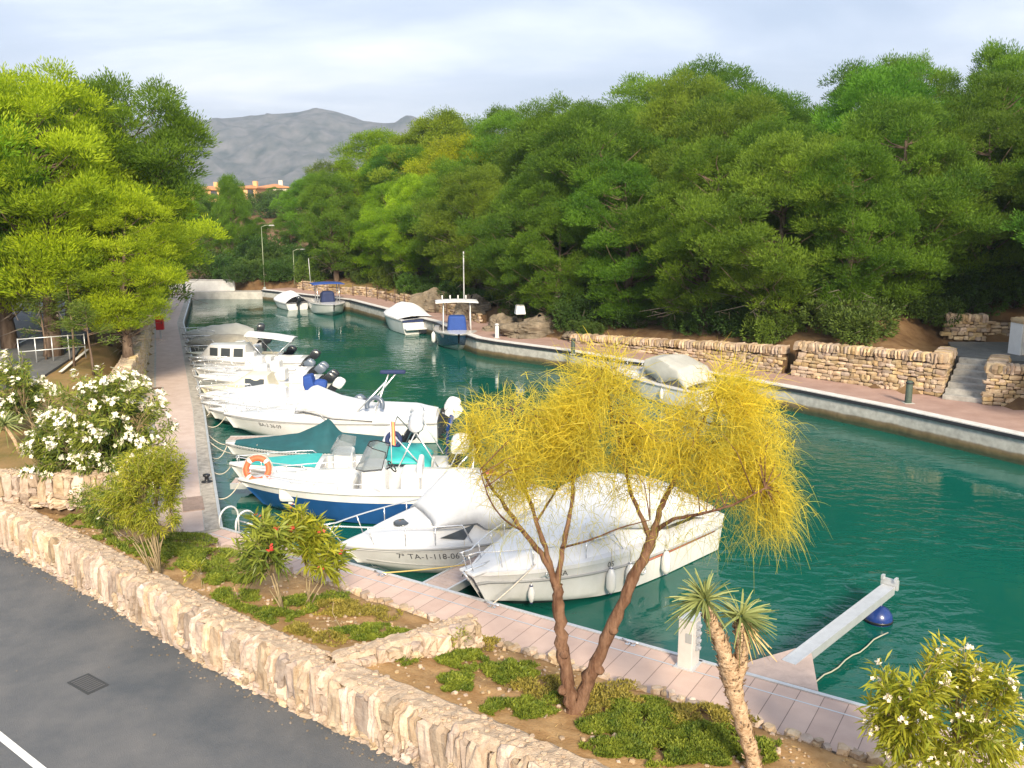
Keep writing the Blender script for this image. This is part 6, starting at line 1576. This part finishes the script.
for (u, nm) in ((.93, 'small fender near the bow of the grey hooded boat'), (.30, 'small fender near the stern of the grey hooded boat')):
    p = h24.side(u, .7); fender(world(b24, p + Vector((0, .10, -.1))), nm, .08, .42, None, None)
# ------------------------------------------------------------------ piers, ropes and quay furniture
M_PIER = mat('pier_boards', (0.46, 0.36, 0.32), 0.8, var=0.15, scale=4)
def pier(a, b, w, label, rz=None, z=0.42, root_flare=0.0):
    a, b = Vector(a), Vector(b); d = (b - a); l = d.length; ang = math.atan2(d.y, d.x)
    o = empty('finger_pier', (a.x, a.y, 0), ang, label, 'pier', 'finger piers off the quay')
    m = MB(); n = int(l / .14)
    for k in range(n): m.box((l * (k + .5) / n, 0, z), (l / n - .012, w, .035))
    m.build('deck_boards', M_PIER, o)
    for sg in (1, -1): m = MB(); m.box((l / 2, sg * (w / 2 + .03), z - .05), (l, .05, .16)); m.build('side_beam', M_alu, o)
    m = MB(); m.box((l - .5, 0, z - .30), (.9, w * .9, .34)); m.build('float', M_conc, o, bevel=.03)
    return o
pier((-1.62, 16.85), (-0.05, 19.1), .55, 'narrow finger pier between the near cruiser and the cuddy boat')
pier((-7.75, 23.95), (-4.5, 24.05), .45, 'narrow finger pier between the blue boat and the turquoise decked boat')
pier((-9.3, 28.55), (-6.5, 28.65), .50, 'narrow finger pier between the teal tarpaulin boat and the long cruiser')
pier((-11.4, 33.1), (-8.5, 33.15), .40, 'narrow finger pier near the blue motor cover boat')

# mooring beam with triangular foot
bm_ = empty('mooring_beam', (4.25, 13.32, 0), math.atan2(16.75 - 13.5, 7.45 - 4.35), 'long grey metal mooring beam reaching out over the water from the boardwalk', 'mooring beam')
l = 4.4
m_ = MB(); m_.box((l / 2 + .35, 0, .56), (l - .2, .20, .03)); m_.box((l / 2 + .35, .11, .50), (l - .2, .03, .16)); m_.box((l / 2 + .35, -.11, .50), (l - .2, .03, .16)); m_.build('beam', M_alu, bm_)
m_ = MB(); m_.prism([(-.05, -.75), (1.0, -.14), (1.0, .14), (-.35, .62)], .44, .57); m_.build('foot_plate', M_PIER, bm_)
m_ = MB(); m_.box((l + .30, 0, .60), (.06, .34, .20)); m_.box((l + .27, .13, .72), (.10, .05, .08)); m_.box((l + .27, -.13, .72), (.10, .05, .08)); m_.build('end_bracket', M_alu, bm_)
bo = empty('mooring_buoy', at(878, 621, 0.0), 0, 'dark blue ball buoy floating under the tip of the mooring beam', 'buoy')
m_ = MB(); m_.lathe([(.03, -.22), (.16, -.19), (.24, -.08), (.27, .05), (.25, .16), (.18, .26), (.08, .315), (.01, .33)], n=24); m_.build('float', mat('buoy_blue', (.012, .035, .17), .3, var=.2, scale=5, coat=.3), bo)
m_ = MB(); m_.torus((0, 0, .36), .05, .014, (0, 1, 0)); m_.build('ring', M_steel, bo); m_ = MB(); m_.lathe([(.272, .02), (.276, .05), (.272, .07)], n=24); m_.build('waterline_band', M_black, bo)
rp = tag(MB().tube([at(803 + 85 * i / 12, 691 - 60 * i / 12 + 1.6 * math.sin(i * 1.7), .03) for i in range(13)], .013, 6).build('floating_rope', mat('wet_rope', (.36, .36, .28), .8)), 'pale rope floating slack on the water under the mooring beam', 'rope')

# service pedestal
pd = empty('service_pedestal', (2.90, 13.62, Z_QUAY), math.atan2(-.55, .835), 'white metal service pedestal with sockets standing on the boardwalk', 'pedestal')
m_ = MB(); m_.box((0, 0, .42), (.25, .34, .84)); m_.build('housing', mat('pedestal_metal', (.62, .60, .58), .45, metal=.25, var=.06, scale=4), pd, bevel=.012)
m_ = MB(); m_.box((0, 0, .86), (.28, .37, .04)); m_.build('cap', M_alu, pd, bevel=.01)
m_ = MB(); m_.box((0, 0, .01), (.34, .44, .02)); m_.build('base_plate', M_alu, pd)
for k in range(4): m_ = MB(); m_.box((.145, .02, .34 + .13 * k), (.05, .11, .09)); m_.tube([(.15, .02, .34 + .13 * k), (.20, .02, .33 + .13 * k)], .035, 10); m_.build('socket', mat('grey_socket', (.28, .30, .34), .4), pd, bevel=.008)
m_ = MB(); m_.box((.06, -.175, .55), (.10, .01, .16)); m_.build('notice_plate', M_RUB, pd)

def cleat(p, rz, label):
    o = empty('mooring_cleat', p, rz, label, 'cleat', 'cleats on the quay'); m = MB(); m.tube([(-.16, 0, .075), (-.05, 0, .06), (.05, 0, .06), (.16, 0, .075)], [.014, .02, .02, .014], 8); m.build('horn', M_steel, o)
    for s_ in (1, -1): m = MB(); m.box((s_ * .05, 0, .03), (.03, .04, .06)); m.box((s_ * .05, 0, .006), (.07, .08, .012)); m.build('foot', M_steel, o)
    return o
AB = math.atan2(-.55, .835)
def onB(x, off=.22): return Vector((x, 19.95 - .628 * (x + 6.75), Z_QUAY)) + Vector((-.53, -.85, 0)) * off
cleat(onB(2.1, .12), AB, 'bright steel cleat on the boardwalk edge left of the pedestal')
cleat(onB(-.3, .15), AB, 'steel cleat holding the bow line of the near cruiser')
cleat(onB(-2.6, .15), AB, 'steel cleat where the yellow line of the cuddy boat ends')
cleat(onB(8.2, .12), AB, 'steel cleat near the end of the boardwalk by the pink oleander')
AC = math.atan2(.93, -.37)
def onC(y, off=.2):
    for a, b in zip(QC, QC[1:]):
        if y <= b[1]: t = (y - a[1]) / (b[1] - a[1]); p = Vector(a).lerp(Vector(b), t); break
    return Vector((p.x - .93 * off, p.y - .37 * off, Z_QUAY))
# ladder
ld = empty('swim_ladder', Vector((*QC[0], Z_QUAY)) + Vector((.28, .22, 0)), math.atan2(-.53, .85) , 'white ladder with two hooped handrails at the quay corner', 'ladder')
for s_ in (.28, -.28): m_ = MB(); m_.tube([(s_, -.30, 0)] + [(s_, -.02 - .28 * math.cos(math.pi * i / 10), .12 + .28 * math.sin(math.pi * i / 10)) for i in range(11)] + [(s_, .26, -.9)], .024, 8); m_.build('handrail', G_WHITE, ld)
for k in range(4): m_ = MB(); m_.tube([(-.28, .30, -.05 - .25 * k), (.28, .30, -.05 - .25 * k)], .02, 6); m_.build('rung', G_WHITE, ld)
bl = empty('quay_bollard', onC(23.6, .22), 0, 'small black iron bollard on the left quay edge by the blue boat', 'bollard')
m_ = MB(); m_.lathe([(.11, 0), (.11, .02), (.06, .04), (.055, .13), (.10, .17), (.10, .21), (.05, .23)], n=14); m_.build('post', M_black, bl); m_ = MB(); m_.lathe([(.15, 0), (.15, .012)], n=16); m_.build('flange', M_dark, bl)
mt = tag(MB().box(onC(21.9, .62) + Vector((0, 0, .012)), (.5, 1.1, .02), AC - math.pi / 2).build('gangway_mat', mat('dull_mat', (.27, .20, .17), .9, var=.2, scale=8)), 'dull brown mat lying on the left quay near the ladder', 'mat')

# mooring lines
def line_(a, b, sag, label, r=.014, m=None, floor=.02):
    a, b = Vector(a), Vector(b); pts = []
    for i in range(13):
        t = i / 12; p = a.lerp(b, t); p.z -= sag * 4 * t * (1 - t); p.z = max(p.z, floor); pts.append(p)
    return tag(MB().tube(pts, r, 6).build('mooring_line', m or M_ROPE), label, 'mooring line', 'mooring lines')
def bowpt(b, h, dz=.0, du=.99): return world(b, (h.xs(du, h.zg(du)) , 0, h.zg(du) + dz))
line_(onC(22.3, .12), bowpt(b3, h3), .25, 'white line from the left quay to the bow of the blue hulled boat')
line_(onC(24.9, .12), bowpt(b4, h4), .25, 'line from the left quay to the bow of the turquoise decked boat')
line_(onC(26.6, .12), bowpt(b5, h5), .35, 'slack line from the left quay to the teal tarpaulin boat')
line_(onC(28.3, .12), world(b5, (1.6, .5, .7)), .4, 'second slack line to the teal tarpaulin boat near the finger pier')
line_(onC(30.3, .12), bowpt(b6, h6), .3, 'line from the left quay to the long cruiser bow')
line_(onC(29.3, .12), (-9.3, 29.4, .05), .25, 'loose line dropping into the water before the long cruiser')
line_(onC(31.9, .12), bowpt(b7, h7), .2, 'line from the left quay to the plain white open boat')
line_(onC(33.9, .12), bowpt(b8, h8), .2, 'line to the boat with the blue motor cover')
line_(onC(36.2, .12), bowpt(b9, h9), .2, 'line to the cream cabin boat')
line_(onC(38.4, .12), bowpt(b10, h10), .2, 'line to the blue grey hulled open boat')
line_(onB(-2.6, .15) + Vector((0, 0, .06)), (-.95, 18.0, .47), .02, 'yellowish line from the cleat along the first finger pier', m=mat('yellow_rope', (.60, .45, .16), .9))
line_(onB(-.3, .15) + Vector((0, 0, .05)), world(b1, (2.3, .8, 1.15)), .03, 'bow line of the near cruiser dropping to its cleat')
p = at(436, 398, .9); line_(world(b3, (-2.9, 1.05, 1.0)), world(b2, (-2.6, .6, 1.15)), .15, 'thin line between the sterns of the blue boat and cuddy boat', .008)
line_(Vector((-3.6, 47.7, Z_RQ)) + Vector((1.2, 2.5, 0)), world(b23, (1.8, -.6, .95)), .2, 'line from the wooded quay to the dark blue hulled boat')
line_(Vector((3.9, 42.5, Z_RQ)), world(b24, (2.7, 0, .92)), .15, 'line from the wooded quay to the grey hooded boat bow')

# red hose cabinet on the left quay
rc = empty('hose_cabinet', at(161, 339, Z_QUAY), .2, 'bright red fire hose cabinet on a post by the left quay wall', 'fire cabinet')
m_ = MB(); m_.box((0, 0, .28), (.10, .10, .56)); m_.build('post', M_alu, rc); m_ = MB(); m_.box((0, 0, .92), (.42, .30, .78)); m_.build('box', mat('fire_red', (.62, .02, .025), .4), rc, bevel=.02); m_ = MB(); m_.box((0, -.16, .92), (.34, .015, .66)); m_.build('door', MATS['fire_red'], rc, bevel=.005); m_ = MB(); m_.box((.12, -.175, .92), (.03, .02, .12)); m_.build('latch', M_black, rc)
gc = empty('gully_cover', at(156, 389, Z_QUAY + .004), .3, 'small brown square gully cover by the foot of the left bank wall', 'drain cover')
m_ = MB(); m_.box((0, 0, .01), (.55, .55, .02)); m_.build('frame', M_conc, gc); m_ = MB(); m_.box((0, 0, .022), (.44, .44, .012)); m_.build('lid', mat('brown_lid', (.16, .11, .08), .8), gc)

# railing at the parking edge
rl = empty('railing', at(36, 366, 2.14), 0, 'white tubular railing at the edge of the parking under the pines', 'railing')
o = Vector(rl.location); A, B = at(20, 364, 2.14) - o, at(86, 358, 2.14) - o
for k in range(5): p = A.lerp(B, k / 4); m_ = MB(); m_.tube([p, p + Vector((0, 0, .95))], .022, 8); m_.build('post', M_alu, rl)
for z in (.45, .92): m_ = MB(); m_.tube([A + Vector((0, 0, z)), B + Vector((0, 0, z))], .02, 8); m_.build('rail', M_alu, rl)

# wooded quay furniture
def post_(name, p, h, r, m, label, cat, group=None, top=None):
    o = empty(name, p, 0, label, cat, group); b = MB(); b.lathe([(r * 1.02, 0), (r, .02), (r * .95, h - .03), (r * .8, h)], n=14); b.build('post', m, o)
    b = MB(); b.lathe([(r * 1.12, h - .10), (r * 1.12, h - .05)], n=14); b.build('band', top or M_dark, o); b = MB(); b.box((0, 0, .008), (r * 3, r * 3, .016)); b.build('base_plate', M_conc, o); return o
post_('bollard', at(908, 403, Z_RQ), .82, .12, M_wood, 'dark grey green round bollard on the wooded quay near the steps', 'bollard')
post_('bollard', at(497, 338, Z_RQ), .78, .11, G_WHITE, 'white bollard at the bend of the wooded quay', 'bollard', top=M_RUB)
post_('bollard', at(573, 354, Z_RQ), .75, .10, M_wood, 'dark bollard against the ochre wall, left of the grey hooded boat', 'bollard')
wbk = empty('white_block', at(520, 313, 2.05), .2, 'small white painted block set on top of the rock outcrop', 'block'); m_ = MB(); m_.box((0, 0, .18), (.55, .5, .46), taper=.78); m_.build('body', M_render, wbk, bevel=.02); m_ = MB(); m_.box((0, 0, .43), (.40, .36, .05)); m_.build('cap', M_conc, wbk, bevel=.01)
# thin posts with a wire along the far wooded quay
fn = empty('post_and_wire_fence', (-6, 57, Z_RQ), 0, 'thin dark posts with wires along the path beyond the far boats', 'fence'); o = Vector(fn.location)
pl_ = simplify(RW(54.5, 74.5, 1.95), 16)
for p in pl_: m_ = MB(); m_.tube([Vector((*p, Z_RQ)) - o, Vector((*p, Z_RQ + .95)) - o], .03, 6); m_.build('post', mat('rusty_post', (.10, .06, .045), .8), fn)
for z in (.5, .9): m_ = MB(); m_.tube([Vector((*p, Z_RQ + z)) - o for p in pl_], .010, 4); m_.build('wire', MATS['rusty_post'], fn)

# canal head
hw = empty('white_wall', (-25.9, 77.3, .62), 0, 'low white rendered wall across the head of the canal', 'wall')
m_ = MB(); m_.box((.05, 0, .45), (4.2, .28, .9)); m_.box((-2.95, .3, .45), (1.4, .28, .9)); m_.build('panel', mat('weathered_white_wall', (.50, .50, .50), .9, var=.15, scale=1.5), hw, bevel=.02); m_ = MB(); m_.box((.05, 0, .93), (4.3, .36, .06)); m_.build('coping', M_conc, hw, bevel=.01)
m_ = MB(); m_.box((-2.18, .05, .48), (.22, .3, 1.0)); m_.build('gate_post', M_wood, hw)
def lamp(p, h, label, lean=0.0):
    o = empty('street_lamp', p, .4, label, 'street lamp', 'lamps at the canal head'); m = MB(); m.tube([(0, 0, 0), (lean * .5, 0, h * .5), (lean, 0, h)], [.045, .035, .022], 8); m.build('pole', mat('pale_lamp_pole', (.26, .30, .20), .5, metal=.3), o)
    m = MB(); m.tube([(lean, 0, h - .02), (lean + .35, 0, h + .12), (lean + .7, 0, h + .12)], .03, 6); m.build('arm', MATS['pale_lamp_pole'], o); m = MB(); m.box((lean + .85, 0, h + .11), (.5, .2, .10), taper=.7); m.build('lamp_head', M_RUB, o, bevel=.02); m = MB(); m.lathe([(.16, 0), (.14, .25), (.08, .3)], n=10); m.build('base', M_RUB, o)
p = Vector((*at(261, 284, .62).xy, .62)); lamp((-21.3, 77.6, .62), 5.4, 'tall pale lamp post at the head of the canal')
lamp((-18.6, 77.2, .62), 3.4, 'shorter lamp post beside the wooded quay end')
pp = empty('planter_pot', (-23.6, 77.3, 1.58), 0, 'small pale stone pot on the white wall of the canal head', 'planter'); m_ = MB(); m_.lathe([(.20, 0), (.30, .35), (.34, .42), (.28, .42)], n=12); m_.build('pot', M_conc, pp); m_ = MB(); m_.lathe([(.27, .38), (.2, .5), (.05, .56)], n=10); m_.build('soil_mound', M_dirt, pp)

# ---- houses under the mountain
M_ROOF = mat('clay_roof', (.42, .17, .075), .9, scale=1.5, color2=(.55, .27, .12), bump=.4, bscale=6)
M_OCHREW = mat('ochre_render', (.66, .38, .18), .9, var=.1, scale=1); M_PALEW = mat('pale_render', (.62, .55, .47), .9, var=.08, scale=1); M_SHUT = mat('dark_window', (.05, .05, .06), .3)
def house(x, y, z, w, d, h, m, label, rz=0.0, wins=4, chim=True):
    o = empty('villa', (x, y, z), rz, label, 'house', 'villas below the mountain')
    b = MB(); b.box((0, 0, h / 2 - .5), (w, d, h + 1)); b.build('wall', m, o)
    b = MB(); e = .5; hh = h + w * .11
    b.add([(-w / 2 - e, -d / 2 - e, h), (w / 2 + e, -d / 2 - e, h), (w / 2 + e, d / 2 + e, h), (-w / 2 - e, d / 2 + e, h), (-w / 2 + d * .4, 0, hh), (w / 2 - d * .4, 0, hh), (-w / 2 - e, -d / 2 - e, h - .25), (w / 2 + e, -d / 2 - e, h - .25), (w / 2 + e, d / 2 + e, h - .25), (-w / 2 - e, d / 2 + e, h - .25)], [(0, 1, 5, 4), (1, 2, 5), (2, 3, 4, 5), (3, 0, 4), (0, 6, 7, 1), (1, 7, 8, 2), (2, 8, 9, 3), (3, 9, 6, 0), (9, 8, 7, 6)])
    rf = b.build('roof', M_ROOF, o)
    if chim: b = MB(); b.box((w * .22, 0, hh + .1), (.9, .9, 1.5)); b.build('chimney', m, rf)
    for k in range(wins):
        xx = -w / 2 + w * (k + .5) / wins; b = MB(); b.box((xx, -d / 2 - .02, h * .55), (1.3, .12, 1.5)); wn = b.build('window', M_SHUT, o); b = MB(); b.box((xx, -d / 2 - .06, h * .55 - .82), (1.6, .2, .14)); b.build('sill', M_PALEW, wn)
    return o
def hz(u, v, D): p = aty(u, v, D); return p
for (u0, u1, vt, vb, D, m, nm, rz) in (
    (196, 224, 186, 196, 205, M_OCHREW, 'orange villa with clay roof standing leftmost under the mountain', .1),
    (240, 262, 185, 196, 205, M_OCHREW, 'orange villa with a chimney right of the slim pine', -.1),
    (262, 288, 184, 196, 215, M_PALEW, 'pale grey villa with clay roof beside the orange ones', .15),
    (172, 197, 189, 198, 225, M_OCHREW, 'orange villa half hidden by the left bank pines', 0.0),
):
    a, b = hz(u0, vb, D), hz(u1, vt, D); w = b.x - a.x; house((a.x + b.x) / 2, D, a.z - 1, w, 7, b.z - a.z + 1 - w * .11, m, nm, rz, max(2, int(w / 2.6)))
fd = MB(); p0 = [hz(245, 212, 165), hz(285, 210, 165), hz(292, 203, 190), hz(250, 204, 190)]
fd.add([(p.x, p.y, ground_h(p.x, p.y) + .9) for p in p0], [(0, 1, 2, 3)]); tag(fd.build('field', mat('dry_field', (.30, .24, .13), .95, var=.2, scale=.3)), kind='structure')

# ---- the air between here and the mountains
hzb = MB(); hzb.box((0, 1500, 128), (7000, 4400, 264)); ho = hzb.build('haze', bpy.data.materials.new('haze_air')); tag(ho, kind='stuff')
hm = ho.data.materials[0]; hm.use_nodes = True; t_ = hm.node_tree; t_.nodes.clear(); oo = _n(t_, 'ShaderNodeOutputMaterial'); pv = _n(t_, 'ShaderNodeVolumePrincipled'); pv.inputs['Color'].default_value = (.70, .81, 1.0, 1); pv.inputs['Density'].default_value = .00030; pv.inputs['Anisotropy'].default_value = 0.2; t_.links.new(pv.outputs[0], oo.inputs['Volume'])
